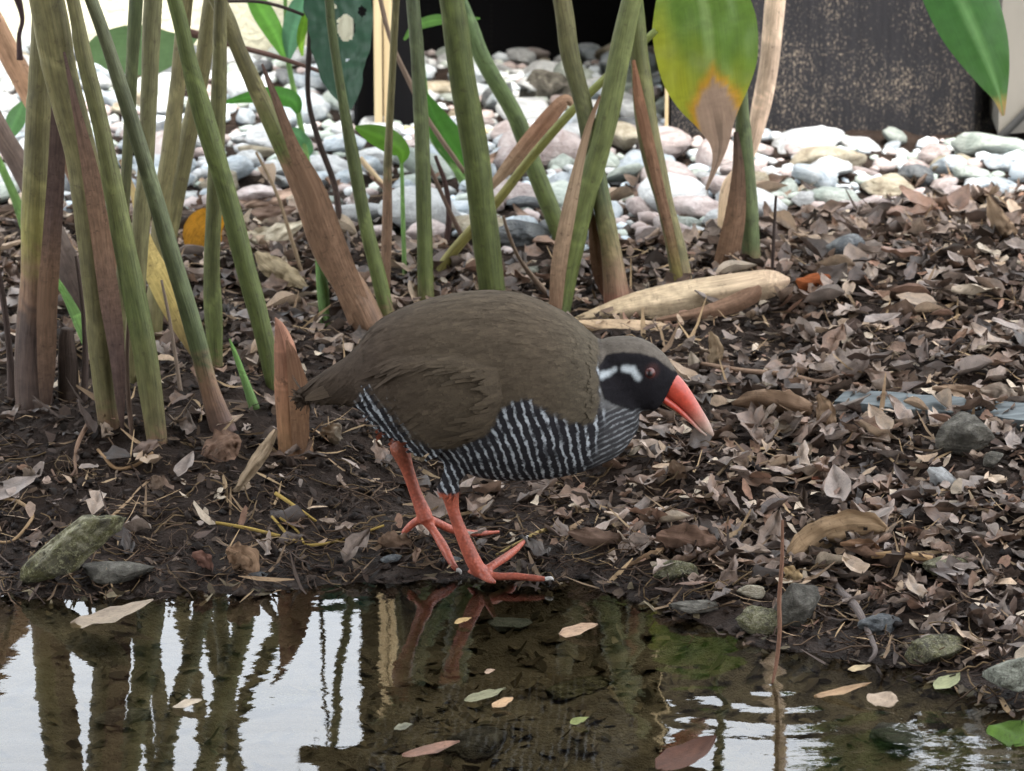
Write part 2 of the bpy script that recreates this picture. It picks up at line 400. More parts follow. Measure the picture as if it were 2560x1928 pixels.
# ---------------------------------------------------------------- low garden wall behind the gravel
Z0 = 0.02
YW = ground(300, 140).y
V, F = slab(-3.2, 3.4, YW, YW+0.16, Z0, 0.53)
wall = empty('garden_wall', (0, YW, Z0)); tag(wall, 'low pale yellow stucco wall closing the gravel strip at the back', 'wall')
mk('wall_face', V, F, M['stucco'], wall, smooth=False)
V, F = slab(-3.25, 3.45, YW-0.012, YW+0.172, 0.53, 0.552); mk('coping', V, F, M['stucco'], wall, smooth=False)

# ---------------------------------------------------------------- unseen roof and back wall added to shade the pond and bank
hd = empty('viewing_hide', (0, 1.0, 0.0)); tag(hd, 'open timber viewing hide with a deep roof shading the pond and bank', 'hide')
V, F = slab(-3.0, 1.65, -1.6, 2.95, 2.25, 2.33); mk('roof_deck', V, F, M['roof_wood'], hd, smooth=False)
V, F = slab(-3.0, 1.65, -1.6, -1.52, -.1, 2.25); mk('back_wall', V, F, M['hide_wall'], hd, smooth=False)  # added behind the camera to cut low light and bounce some back
for x in (-2.7, 1.55):
    for y in (-1.3, 1.2): V, F = slab(x-.05, x+.05, y-.05, y+.05, -.1, 2.25); mk('post', V, F, M['roof_wood'], hd, smooth=False)
# unseen bush added beyond the wall to darken the pond's reflection
def unseen_shrub(label, x, y, rx, ry, h, n, seed, z0=.05):
    rs = np.random.default_rng(seed); r = empty('shrub', (x, y, z0)); tag(r, label, 'shrub')
    V = []; F = []; T = []; U = []
    for i in range(n):
        d = rs.normal(size=3); d /= np.linalg.norm(d); q = rs.uniform(.55, 1)**.5*(1+.25*mn.noise(d*2.2+seed)); c = np.array([x+d[0]*rx*q, y+d[1]*ry*q, z0+h*.55+d[2]*h*.45*q])
        a = rs.normal(size=3); a /= np.linalg.norm(a); b = np.cross(a, rs.normal(size=3)); b /= np.linalg.norm(b); l = rs.uniform(.03, .055); w_ = l*.4; k = len(V)
        V += [c-a*l, c-b*w_, c+a*l, c+b*w_]; F.append((k, k+1, k+2, k+3)); g = rs.uniform(.6, 1.3); T += [(.035*g, .075*g, .02*g)]*4; U += [(0, i, 0), (1, i, 0), (0, i+1, 0), (-1, i, 0)]
    mk('foliage', V, F, M['leaf'], r, tint=np.array(T), suv=U, smooth=False)
    v, f, uq = tube_geo([(x, y, z0-.05), (x+.02, y, z0+h*.4), (x-.01, y, z0+h*.7)], [.03, .022, .01], 8); mk('trunk', v, f, M['twig'], r, tint=(.09, .06, .045), suv=uq)
SHRUBS = True
# ---------------------------------------------------------------- netted shelter and weathered board
YB = ground(1250, 335).y
gz = gh(0.1, YB)
xl, xr = at(893, 330, YB).x, at(1672, 330, YB).x
sh = empty('netted_shelter', ((xl+xr)/2, YB, gz)); tag(sh, 'black netted shelter with bamboo posts and rocks inside its open front', 'shelter')
D = 0.42; HT = 1.0
for nm, a in (('net_side', (xl-0.003, xl, YB, YB+D, Z0, HT)), ('net_side', (xr, xr+0.003, YB, YB+D, Z0, HT)),
              ('net_back', (xl, xr, YB+D, YB+D+0.003, Z0, HT)), ('net_roof', (xl-0.01, xr+0.01, YB-0.02, YB+D+0.02, HT, HT+0.012))):
    V, F = slab(*a); mk(nm, V, F, M['netting'], sh, smooth=False)
# net strip wrapped round the left corner, beside the bamboo post
V, F = slab(at(893, 200, YB).x, at(1040, 200, YB).x, YB+0.012, YB+0.015, Z0, HT); mk('net_front', V, F, M['netting'], sh, smooth=False)
def stick(name, p0, p1, r, mat, parent, seg=8):
    p0, p1 = Vector(p0), Vector(p1); n = 7
    P = [p0.lerp(p1, i/(n-1)) for i in range(n)]
    V, F, U = tube_geo(P, [r*(1.12 if i % 3 == 0 else 1) for i in range(n)], seg); return mk(name, V, F, mat, parent, suv=U)
def plank(name, x0, x1, y0, y1, z0, z1, mat, parent):
    V, F = slab(x0, x1, y0, y1, z0, z1); return mk(name, V, F, mat, parent, smooth=False)
bx0, bx1 = at(936, 200, YB-0.01).x, at(981, 200, YB-0.01).x
plank('bamboo_post', bx0, (bx0+bx1)/2-0.0012, YB-0.016, YB-0.004, gz-0.01, HT-0.01, M['bamboo'], sh)
plank('bamboo_post', (bx0+bx1)/2+0.0005, bx1, YB-0.013, YB-0.003, gz-0.01, HT-0.01, M['bamboo'], sh)
px0, px1 = at(1663, 200, YB-0.01).x, at(1671, 200, YB-0.01).x
plank('bamboo_post', px0, px1, YB-0.016, YB-0.004, gz-0.01, HT-0.01, M['bamboo'], sh)
zr = at(1250, 333, YB-0.014).z
stick('bottom_rail', (at(990, 325, YB-0.02).x, YB-0.02, zr+0.004), (at(1672, 335, YB-0.02).x, YB-0.02, zr-0.001), 0.0045, M['bamboo_flat'], sh)
# board
b0, b1 = at(1676, 300, YB).x, at(2432, 300, YB).x
zb = at(2000, 392, YB-0.01).z
bo = empty('weathered_board', ((b0+b1)/2, YB, zb)); tag(bo, 'black speckled weathered board standing on edge behind the gravel', 'board')
V, F = slab(b0, b1, YB-0.012, YB+0.004, zb, 0.60); mk('face_board', V, F, M['board'], bo, smooth=False)
e1 = at(2512, 300, YB).x
V = [(b1+0.0005, YB-0.010, zb), (e1, YB+0.05, zb+0.012), (e1, YB+0.05, 0.60), (b1+0.0005, YB-0.010, 0.60),
     (b1+0.0005, YB+0.006, zb), (e1, YB+0.066, zb+0.012), (e1, YB+0.066, 0.60), (b1+0.0005, YB+0.006, 0.60)]
BF = [(0, 1, 2, 3), (5, 4, 7, 6), (4, 0, 3, 7), (1, 5, 6, 2), (3, 2, 6, 7), (4, 5, 1, 0)]
mk('end_board', V, BF, M['board'], bo, smooth=False)
V, F = slab(at(2436, 370, YB-0.02).x, at(2476, 370, YB-0.02).x, YB-0.024, YB-0.012, zb-0.002, zb+0.017); mk('foot_block', V, F, M['bamboo'], bo, smooth=False)
# smooth grey post and black strip by the board's end
gp = empty('grey_pillar', (at(2620, 300, YB-0.06).x, YB-0.03, zb)); tag(gp, 'smooth beige grey pillar standing past the end of the speckled board', 'pillar')
V, F = slab(at(2500, 200, YB-0.06).x, at(2900, 200, YB-0.06).x, YB-0.06, YB+0.12, at(2560, 300, YB-0.06).z, 0.62)
for i in (0, 4): V[i] = (V[i][0], V[i][1], V[i][2]-(0.016 if i == 0 else 0))
mk('shaft', V, F, M['grey_post'], gp, smooth=False)
V, F, U = tube_geo([at(2470, 372, YB-0.066), at(2520, 325, YB-0.066), at(2570, 275, YB-0.066), at(2700, 150, YB-0.066)], [0.0045]*4, 8); mk('edge_strip', V, F, M['rubber_black'], gp, suv=U)

# ---------------------------------------------------------------- stones
def stone_mesh(name, seed, mat, sub=2, cuts=3, rough=0.18, el=(1, 0.75, 0.5)):
    rs = random.Random(seed); bm = bmesh.new(); bmesh.ops.create_icosphere(bm, subdivisions=sub, radius=1.0)
    pl = [(Vector((rs.gauss(0, 1), rs.gauss(0, 1), rs.gauss(0, .8))).normalized(), rs.uniform(0.5, 0.85)) for _ in range(cuts)]
    for v in bm.verts:
        p = v.co.copy(); n = p.normalized()
        p *= 1+rough*mn.noise(n*1.4+Vector((seed*1.3, 0, 0)))+rough*0.45*mn.noise(n*3.5+Vector((0, seed*2.1, 0)))+rough*0.22*mn.noise(n*9+Vector((0, 0, seed*1.1)))+rough*0.10*mn.noise(n*21+Vector((seed, 0, 0)))
        for q, d in pl:
            e = p.dot(q)-d
            if e > 0: p -= q*e*0.85
        v.co = Vector((p.x*el[0], p.y*el[1], p.z*el[2]))
    me = bpy.data.meshes.new(name); bm.to_mesh(me); bm.free(); me.materials.append(mat)
    me.polygons.foreach_set('use_smooth', np.ones(len(me.polygons), bool)); return me
KIND = {'stone_blue': 'pale blue-grey', 'stone_white': 'whitish', 'stone_pink': 'pinkish', 'stone_green': 'greenish grey', 'stone_tan': 'tan', 'stone_dark': 'dark grey'}
FORM = [('flat rounded', 6, 0.25, (1, 0.74, 0.34)), ('blocky broken', 12, 0.36, (1, 0.82, 0.52)), ('long narrow', 8, 0.28, (1.2, 0.52, 0.36)), ('plump rounded', 3, 0.16, (0.95, 0.82, 0.52))]
SM = {}
for k in KIND:
    for fi, (f, c, r, el) in enumerate(FORM):
        for v in range(2): SM[(k, fi, v)] = stone_mesh('pebble', len(SM)*3+v+1, M[k], 3, c, r, el)
def place_stone(name, me, p, size, rz, tilt, sink=0.25, el=None):
    o = put(name, me, p); s = size
    o.scale = (s, s, s) if el is None else (s*el[0], s*el[1], s*el[2])
    o.rotation_euler = (tilt[0], tilt[1], rz); return o
def near(x, y, marks): return min(marks, key=lambda m: (m[0]-x)**2+(m[1]-y)**2)[2]
STONE_LM = [(*ground(a, b)[:2], t) for a, b, t in ((300, 170, 'by the wall behind the broad dull leaf'), (640, 190, 'by the wall below the grassy seedling'), (60, 260, 'by the orange-brown stalk'), (120, 420, 'behind the thick olive stem'), (300, 440, 'behind the upright dull olive stem'), (470, 330, 'behind the stem with the pale seam'), (480, 480, 'behind the orange spotted leaf'), (620, 300, 'behind the long leaning stem'), (640, 440, 'above the pinkish dry leaf'),
    (790, 300, 'behind the black wiry twig'), (820, 420, 'beside the slim green stem'), (940, 370, 'at the foot of the bamboo post'), (1010, 470, 'behind the bright drooping seedling'), (1120, 400, 'behind the thick bright green stem'), (1230, 500, 'behind the yellow-green petiole'), (1300, 380, 'before the shelter mouth'), (1350, 250, 'inside the netted shelter'), (1500, 380, 'at the shelter\'s bottom rail'), (1580, 480, 'behind the crossing stems'), (1740, 400, 'below the big yellowing leaf'), (1740, 500, 'beside the brown-streaked stem'),
    (1960, 470, 'below the long cream rock'), (2150, 470, 'by the low sandy cobble'), (2330, 470, 'before the round bluish rock'), (2480, 430, 'below the grey pillar'), (2000, 400, 'before the speckled board'))]
taken = []
def gravel_zone(x, y):
    u, v = proj((x, y, 0.06))
    front = float(np.interp(u, [0, 700, 1000, 1300, 1650, 1900, 2200, 2560], [515, 520, 600, 650, 610, 560, 532, 490]))
    if v > front+18*mn.noise((x*14, y*14, 0)): return False
    if y > YB-0.055 and x > at(1690, 300, YB).x: return False
    return y < YW-0.01
for a, b, r in ((1975, 412, .020), (2030, 408, .022), (2095, 408, .022), (2150, 412, .020), (2385, 440, .024), (2300, 445, .022), (2190, 480, .024), (2250, 480, .024)):
    q = ground(a, b); taken.append((q.x, q.y, r))
st = []
for tries in range(9000):
    r = random.uniform(0.028, 0.041) if tries < 160 else (random.uniform(0.016, 0.029) if tries < 900 else random.uniform(0.009, 0.017))
    x = random.uniform(-0.95, 0.95); y = random.uniform(3.7, YW-0.015)
    if not gravel_zone(x, y): continue
    if any((x-a)**2+((y-b)*1.25)**2 < ((r+c)*0.80)**2 for a, b, c in taken): continue
    taken.append((x, y, r)); st.append((x, y, r))
def vis(x, y, r):
    u, v = proj((x, y, 0.07)); return -40 < u < 2600 and v > -60
seen = sorted([s for s in st if vis(*s)], key=lambda s: -s[2])
one = seen[:285]; rest = [s for s in st if s not in set(one)]
wts = [('stone_blue', .34), ('stone_white', .24), ('stone_green', .13), ('stone_pink', .15), ('stone_tan', .09), ('stone_dark', .05)]
def pick(): return random.choices([a for a, _ in wts], [b for _, b in wts])[0]
for x, y, r in one:
    k = pick(); fi = random.choices((0, 1, 2, 3), (.4, .25, .2, .15))[0]
    big = r > 0.0185
    place_stone('pebble', SM[(k, fi, random.randrange(2))], (x, y, gh(x, y)+r*FORM[fi][3][2]*0.55+random.uniform(0, .006)), r*1.12, random.uniform(0, 6.28), (random.gauss(0, .18), random.gauss(0, .18)))
    o = COL.objects[-1]; lm = near(x, y, STONE_LM)
    tag(o, f"{KIND[k]} {FORM[fi][0]} {'cobble' if big else 'pebble'} in the gravel {lm}", 'stone', f"{KIND[k]} {FORM[fi][0]} {'cobbles' if big else 'pebbles'} {lm}")
def join_copies(name, items, mat):
    """items: (mesh, matrix) -> one mesh"""
    V = []; F = []; n = 0
    for me, mt in items:
        co = np.empty(len(me.vertices)*3); me.vertices.foreach_get('co', co); co = co.reshape(-1, 3)
        R = np.array(mt.to_3x3()); V.append(co@R.T+np.array(mt.translation))
        F += [tuple(i+n for i in p.vertices) for p in me.polygons]; n += len(co)
    return np.vstack(V), F
small = {k: [stone_mesh('chip', 200+i+j*7, M[k], 1, 2, 0.2, (1, .75, .5)) for i in range(3)] for j, k in enumerate(('stone_blue', 'stone_white', 'stone_pink', 'stone_green'))}
chips = {k: [] for k in small}
for x, y, r in rest: chips[random.choice(list(small))].append((x, y, gh(x, y)+r*.25, r*1.1))
for _ in range(2600):
    x = random.uniform(-0.9, 0.9); y = random.uniform(3.66, YW-.01)
    if gravel_zone(x, y-0.02*random.random()): chips[random.choice(list(small))].append((x, y, gh(x, y)+.001, random.uniform(.004, .010)))
for _ in range(900):
    x = random.choice((-1, 1))*random.uniform(.93, 1.7); y = random.uniform(3.85, YW-.02)
    if not (x > 0 and y > YB-.05): chips[random.choice(list(small))].append((x, y, gh(x, y)+.004, random.uniform(.012, .030)))
for k, L in chips.items():
    it = [(random.choice(small[k]), Matrix.Translation((x, y, z)) @ Matrix.Rotation(random.uniform(0, 6.28), 4, 'Z') @ Matrix.Rotation(random.gauss(0, .3), 4, 'X') @ Matrix.Scale(r, 4)) for x, y, z, r in L]
    V, F = join_copies('fine_gravel', it, M[k]); o = mk('fine_gravel', V, F, M[k], loc=(0, 0, 0)); tag(o, f"{KIND[k]} stone chips filling the gaps of the gravel strip", 'gravel', kind='stuff')
# larger stones that the picture shows one by one: px centre, width px, height factor, material, form, yaw, label
def rock(name, px, py, wpx, el, mat, seed, rz, label, cuts=4, rough=0.2, tilt=(0, 0), dz=0.0, sub=4, cat='stone'):
    p = ground(px, py); pxm = (p-Vector((0, 0, CAM_H))).length/FP
    me = stone_mesh(name, seed, M[mat], sub, cuts+5, rough*1.7, el); r = wpx*pxm/2
    o = put(name, me, (p.x, p.y, p.z+r*el[2]*0.45+dz)); o.scale = (r, r, r); o.rotation_euler = (tilt[0], tilt[1], rz); tag(o, label, cat); return o
rock('flat_rock', 2065, 418, 270, (1, .42, .34), 'stone_tan', 71, 0.03, 'long pale cream layered rock lying against the foot of the speckled board', 7, .15)
rock('round_rock', 2385, 435, 118, (1, .8, .62), 'stone_blue', 72, 0.2, 'round bluish rock with pale flecks next to the long cream rock')
rock('cobble', 2300, 440, 110, (1, .75, .55), 'stone_pink', 73, 1.2, 'smooth pinkish tan cobble leaning on the round bluish rock')
rock('cobble', 2215, 478, 175, (1, .7, .32), 'stone_tan', 74, -0.1, 'low sandy cobble in front of the long cream rock')
rock('cobble', 2118, 650, 112, (1, .75, .60), 'stone_dark', 75, 0.3, 'smooth grey cobble sunk in the leaf litter under the mound of leaves', 1, .08, dz=.006)
rock('cave_rock', 1365, 262, 150, (1, .8, .95), 'stone_grey', 76, 0.2, 'large rough grey rock inside the dark netted shelter', 5, .3)
rock('cave_rock', 1250, 268, 110, (1, .8, .75), 'stone_dark', 77, 0.9, 'dark grey stone behind the rough rock inside the shelter', 4, .2)
rock('cave_rock', 1345, 285, 90, (1, .8, .6), 'stone_grey', 78, 0.5, 'pale broken stone leaning on the rough rock in the shelter', 5, .3)
rock('split_rock', 1315, 600, 160, (1, .7, .5), 'stone_dark', 79, 0.1, 'dark layered rock with shadow under it behind the ginger stems', 6, .25)
rock('flat_rock', 1350, 690, 130, (1, .7, .35), 'stone_lichen', 80, 0.1, 'pale greenish flat rock directly behind the bird\'s back', 4, .15)
rock('mossy_slab', 150, 1455, 385, (1, .34, .23), 'stone_moss', 81, 0.0, 'big mossy grey slab slanting into the water', 9, .26, tilt=(0.5, -0.66), dz=.018, sub=5)
rock('oval_stone', 285, 1448, 200, (1, .6, .24), 'stone_grey', 82, 0.0, 'flat oval brown stone lying beside the mossy slab', 2, .08, dz=.002)
rock('shore_stone', 1990, 1560, 150, (1, .7, .85), 'stone_grey', 83, 0.4, 'upright blocky stone at the water edge under the curved grey twig', 6, .2, dz=.004)
rock('shore_stone', 1905, 1575, 120, (1, .7, .75), 'stone_moss', 84, 0.2, 'dark ribbed stone next to the upright blocky stone at the water', 4, .2)
rock('shore_stone', 1880, 1490, 70, (1, .8, .6), 'stone_tan', 85, 0.2, 'small pale stone perched above the dark ribbed stone', 2, .12)
rock('shore_stone', 1745, 1530, 130, (1, .6, .22), 'stone_grey', 86, 0.0, 'flat pale green stone awash at the water edge', 4, .2, dz=.003)
rock('shore_stone', 1690, 1440, 130, (1, .7, .42), 'stone_moss', 87, 0.2, 'yellow-green mossy stone half buried at the shore', 4, .2)
rock('shore_stone', 2370, 1430, 140, (1, .7, .45), 'stone_moss', 88, 0.3, 'greenish grey mossy stone in the litter above the right shore', 4, .25)
rock('shore_stone', 2200, 1570, 120, (1, .7, .5), 'stone_dark', 89, 0.6, 'bluish dark stone beside the foot of the curved grey twig', 4, .25)
rock('shore_stone', 2520, 1745, 150, (1, .8, .6), 'stone_lichen', 90, 0.3, 'pale lichen-covered stone at the right end of the shore', 5, .25, dz=.012)
rock('shore_stone', 2330, 1640, 170, (1, .7, .4), 'stone_moss', 91, 0.2, 'low wet stone at the shore with an orange leaf on it', 4, .2)
rock('knob_stone', 2405, 1125, 165, (1, .72, .62), 'stone_grey', 92, -0.35, 'rounded grey lump of stone in front of the slate board', 3, .2, dz=.006)
rock('knob_stone', 2480, 1170, 60, (1, .8, .7), 'stone_grey', 93, 0.3, 'small knob of stone touching the rounded grey lump', 2, .15, dz=.004)
rock('leaf_stone', 2010, 1130, 95, (1, .5, .5), 'stone_grey', 94, 0.5, 'pointed grey stone chip below the upright leaf', 6, .2)
for i, (px, py, wd, nm) in enumerate(((640, 1440, 60, 'wet blackish'), (80, 1410, 0, ''), (1120, 1405, 70, 'wet silvery'), (980, 1400, 60, 'wet bluish'))):
    if wd: rock('wet_stone', px, py, wd, (1, .6, .3), 'stone_dark', 110+i, .2*i, f'{nm} pebble in the mud by the bird\'s feet', 3, .15)
# sunken stones on the pond bed
for i, (px, py, wd, m, lb) in enumerate(((1265, 1560, 150, 'stone_green', 'sunken blue-green slab under the water below the bird'), (300, 1800, 200, 'stone_grey', 'sunken brown stone under the stem reflections'),
        (700, 1750, 240, 'stone_moss', 'sunken mossy stone under the leaf reflections'), (1450, 1720, 200, 'stone_moss', 'sunken olive stone beside the grey reflections'), (1200, 1850, 260, 'stone_grey', 'broad sunken stone near the floating leaf pair'), (2250, 1840, 220, 'stone_dark', 'dark sunken stone below the ripples'))):
    rock('sunken_stone', px, py, wd, (1, .6, .18), m, 120+i, .3*i, lb, 4, .2, dz=-.002)

unseen_shrub('dense dark shrub beyond the wall behind the speckled board', .85, YW+.75, .42, .4, 1.6, 2600, 4)
# ---------------------------------------------------------------- the bird
YBIRD = ground(1200, 1442).y
K = lambda px, py, dy=0.0: at(px, py, YBIRD+dy)
pm = (K(1200, 1000)-Vector((0, 0, CAM_H))).length/FP          # metres per picture pixel at the bird
ST = [  # top x,y  bottom x,y  half width (px)
 (768, 960, 770, 992, 14), (792, 942, 797, 1002, 28), (828, 918, 834, 1009, 46), (876, 884, 888, 1016, 72), (949, 806, 960, 1056, 122), (1028, 766, 1025, 1092, 154), (1110, 743, 1110, 1148, 174),
 (1200, 731, 1200, 1186, 186), (1297, 738, 1300, 1194, 184), (1372, 765, 1400, 1186, 168), (1431, 799, 1485, 1163, 142), (1472, 836, 1552, 1128, 110), (1498, 850, 1592, 1072, 84),
 (1528, 844, 1600, 1030, 74), (1575, 842, 1618, 1024, 67), (1620, 854, 1638, 1024, 58), (1660, 884, 1654, 1008, 42), (1686, 920, 1668, 985, 24), (1696, 938, 1676, 974, 8)]
root = empty('rail_bird', K(1200, 1442)); tag(root, 'brown rail with barred breast, black face, red bill and legs stepping into water', 'bird')
rings = catmull(ST, 110); SEG = 44; V = []
for tx, ty, bx, by, hw in rings:
    a, b = K(tx, ty), K(bx, by); c = (a+b)/2; h = (a-b)/2; hw = max(hw, 2)*pm
    for j in range(SEG):
        th = 2*pi*j/SEG; s = sin(th)
        V.append(c+h*cos(th)+Vector((0, 1, 0))*(hw*math.copysign(abs(s)**0.92, s)))
F = grid_faces(len(rings), SEG, True); F.append(tuple(range(SEG-1, -1, -1))); F.append(tuple(range((len(rings)-1)*SEG, len(rings)*SEG)))
def add_tube(P, R, seg=14, sub=14):
    global V, F
    Q = catmull([(*p, r) for p, r in zip(P, R)], sub); v, f, _ = tube_geo([q[:3] for q in Q], [max(q[3], .0006) for q in Q], seg)
    n = len(V); V += v; F += [tuple(i+n for i in t) for t in f]
LEG0 = len(V)
# far leg (rear): thigh, tarsus, toes
FD, ND = 0.040, -0.018
zg = lambda p, up=0.003: Vector((p.x, p.y, max(gh(p.x, p.y), -0.004)+up))
add_tube([K(1075, 985, FD*.6), K(1040, 1040, FD*.8), K(1004, 1098, FD), K(1000, 1122, FD)], [64*pm, 44*pm, 24*pm, 20*pm])
add_tube([K(988, 1100, FD), K(999, 1122, FD), K(1018, 1172, FD), K(1040, 1236, FD), K(1060, 1285, FD-.002), K(1066, 1305, FD-.004)], [17*pm, 25*pm, 17*pm, 16*pm, 20*pm, 18*pm], 16, 24)
ft = K(1062, 1298, FD-.003)
add_tube([ft, K(1040, 1304, FD+.002), K(1014, 1326, FD+.002), K(1006, 1340, FD+.001)], [13*pm, 11*pm, 9*pm, 5*pm], 12, 12)
add_tube([ft, K(1086, 1330, FD-.006), K(1108, 1366, FD-.02), K(1130, 1408, FD-.034), K(1144, 1426, FD-.037)], [14*pm, 11*pm, 13*pm, 10*pm, 7*pm], 12, 20)
add_tube([ft, K(1090, 1306, FD+.004), K(1135, 1326, FD+.012), K(1190, 1334, FD+.022), K(1250, 1330, FD+.03)], [14*pm, 12*pm, 11*pm, 9*pm, 5*pm], 12, 18)
# near leg (front)
add_tube([K(1175, 1100, ND*.6), K(1150, 1150, ND*.9), K(1128, 1196, ND), K(1124, 1215, ND)], [66*pm, 40*pm, 22*pm, 19*pm])
add_tube([K(1118, 1202, ND), K(1124, 1222, ND), K(1133, 1275, ND), K(1156, 1340, ND), K(1185, 1405, ND), K(1203, 1434, ND)], [19*pm, 25*pm, 16*pm, 17*pm, 20*pm, 19*pm], 16, 26)
fn = K(1204, 1434, ND)
add_tube([fn, K(1232, 1414, ND+.006), K(1262, 1395, ND+.022), K(1290, 1374, ND+.045), K(1314, 1350, ND+.07)], [14*pm, 11*pm, 11*pm, 9*pm, 5*pm], 12, 20)
add_tube([fn, K(1240, 1441, ND-.003), K(1290, 1441, ND-.004), K(1340, 1446, ND-.006), K(1368, 1448, ND-.007)], [14*pm, 11*pm, 10*pm, 9*pm, 6*pm], 12, 18)
add_tube([fn, K(1215, 1444, ND-.008), K(1226, 1450, ND-.022), K(1238, 1456, ND-.034)], [14*pm, 11*pm, 9*pm, 5*pm], 12, 12)
add_tube([fn, K(1186, 1430, ND+.008), K(1170, 1428, ND+.014)], [13*pm, 10*pm, 5*pm], 12, 10)
tmp = bpy.data.objects.new('tmp', bpy.data.meshes.new('tmp')); tmp.data.from_pydata([tuple(v) for v in V], [], F); COL.objects.link(tmp)
md = tmp.modifiers.new('r', 'REMESH'); md.mode = 'VOXEL'; md.voxel_size = 0.00135; md.use_smooth_shade = True
m2 = tmp.modifiers.new('s', 'SMOOTH'); m2.factor = 0.5; m2.iterations = 3
bm_me = bpy.data.meshes.new_from_object(tmp.evaluated_get(bpy.context.evaluated_depsgraph_get()))
bpy.data.objects.remove(tmp)
nv = len(bm_me.vertices); co = np.empty(nv*3); bm_me.vertices.foreach_get('co', co); co = co.reshape(-1, 3)
nor = np.empty(nv*3); bm_me.vertices.foreach_get('normal', nor); nor = nor.reshape(-1, 3)
# markings live on the bird's own side plane (orthographic across its body, mirrored on both flanks)
_o = np.array(K(1200, 1442)); _ex = K(1300, 1442)-K(1200, 1442); _ez = K(1200, 1342)-K(1200, 1442)
def side(P):
    u = 1200+100*(P[:, 0]-_o[0])/_ex.x; v = 1442-100*(P[:, 2]-_o[2])/_ez.z; return u, v
def sdist(u, v, poly):
    """signed distance (px) to polygon, positive inside"""
    poly = np.asarray(poly, float); d = np.full(len(u), 1e9); ins = np.zeros(len(u), bool)
    for (x0, y0), (x1, y1) in zip(poly, np.roll(poly, -1, axis=0)):
        ex, ey = x1-x0, y1-y0; t = np.clip(((u-x0)*ex+(v-y0)*ey)/(ex*ex+ey*ey+1e-9), 0, 1)
        d = np.minimum(d, np.hypot(u-x0-t*ex, v-y0-t*ey))
        c = ((y0 > v) != (y1 > v)) & (u < (x1-x0)*(v-y0)/(y1-y0+1e-12)+x0); ins ^= c
    return np.where(ins, d, -d)
def ldist(u, v, pts):
    d = np.full(len(u), 1e9)
    for (x0, y0), (x1, y1) in zip(pts[:-1], pts[1:]):
        ex, ey = x1-x0, y1-y0; t = np.clip(((u-x0)*ex+(v-y0)*ey)/(ex*ex+ey*ey+1e-9), 0, 1); d = np.minimum(d, np.hypot(u-x0-t*ex, v-y0-t*ey))
    return d
def ss(a, b, x): t = np.clip((x-a)/(b-a), 0, 1); return t*t*(3-2*t)
BROWN = [(919, 950), (974, 998), (999, 1038), (1028, 1068), (1068, 1090), (1108, 1096), (1138, 1090), (1163, 1073), (1217, 1046), (1247, 998), (1272, 969), (1312, 954), (1337, 967), (1372, 996), (1411, 1016), (1458, 1034), (1488, 1016), (1496, 978),
         (1491, 899), (1496, 862), (1500, 780), (1400, 640), (700, 640), (700, 1040), (880, 1040), (905, 985)]
FACE = [(1492, 902), (1514, 881), (1553, 874), (1593, 878), (1634, 893), (1664, 917), (1691, 938), (1710, 952), (1690, 990), (1660, 1000), (1655, 1018), (1640, 1040), (1620, 1022), (1595, 1014), (1577, 1016), (1555, 1003), (1526, 989), (1506, 975), (1494, 942)]
WING = [(930, 930), (974, 998), (999, 1038), (1028, 1068), (1068, 1090), (1108, 1096), (1138, 1090), (1163, 1073), (1217, 1046), (1247, 998), (1262, 950), (1250, 880), (1150, 850), (1000, 860)]
def markings(P, jit=0.0, rs=None):
    u, v = side(P); n = len(u)
    if jit: u = u+rs.normal(0, jit, n); v = v+rs.normal(0, jit, n)
    wob = np.array([mn.noise((a*.02, b*.02, 0))+.9*mn.noise((a*.09, b*.05, 4)) for a, b in zip(u, v)])*8
    brown = ss(-4, 5, sdist(u, v, BROWN)+wob); face = ss(-3, 3, sdist(u, v, FACE)+wob*.3)
    head = ss(1488, 1502, u)*(1-ss(990, 1010, v))
    col = np.tile(np.array([0.020, 0.020, 0.022]), (n, 1))
    def lay(c, wgt):
        nonlocal col
        col = col*(1-wgt[:, None])+np.array(c)*wgt[:, None]
    lay((0.070, 0.054, 0.037), brown)
    lay((0.044, 0.031, 0.023), brown*ss(1150, 900, u)*0.75); lay((0.078, 0.066, 0.047), brown*ss(1340, 1470, u)*.6)
    flank = (1-brown)*(1-head); chest = flank*ss(1478, 1520, u+0.25*(v-1050)); flank = flank-chest
    throat = head*(1-brown)*ss(930, 990, v); lay((0.125, 0.108, 0.09), head*(1-ss(900, 930, v)*0.0)); lay((0.12, 0.12, 0.12), throat)
    lay((0.011, 0.010, 0.012), face)
    w1 = ldist(u, v, [(1498, 922), (1516, 918), (1530, 912)]); w2 = ldist(u, v, [(1552, 911), (1574, 914), (1589, 934)])
    lay((0.44, 0.48, 0.50), np.maximum(ss(13, 1, w1+wob*.45), ss(13, 1, w2+wob*.45))*ss(-2, 4, sdist(u, v, FACE)))
    lay((0.045, 0.02, 0.019), ss(24, 10, np.hypot(u-1624, v-920))*0.7)
    flank = flank*(1-face); chest = chest*(1-face)
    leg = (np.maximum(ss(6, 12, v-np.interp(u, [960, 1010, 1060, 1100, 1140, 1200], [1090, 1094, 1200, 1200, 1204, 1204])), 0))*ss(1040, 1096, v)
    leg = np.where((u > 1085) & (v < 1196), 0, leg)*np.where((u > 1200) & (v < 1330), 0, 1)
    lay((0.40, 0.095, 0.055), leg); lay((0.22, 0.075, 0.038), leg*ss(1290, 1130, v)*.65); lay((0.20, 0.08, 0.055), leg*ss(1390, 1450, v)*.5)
    flank *= 1-leg; chest *= 1-leg; brown *= 1-leg
    su = (u-np.interp(u, [900, 1100, 1450, 1600], [.62, .48, .16, 0])*(v-1080))/21.5; sv = (v+0.30*(u-1540)-0.0016*(u-1540)**2)/15.0
    return col, flank, chest, su, sv, leg, brown, face, u, v
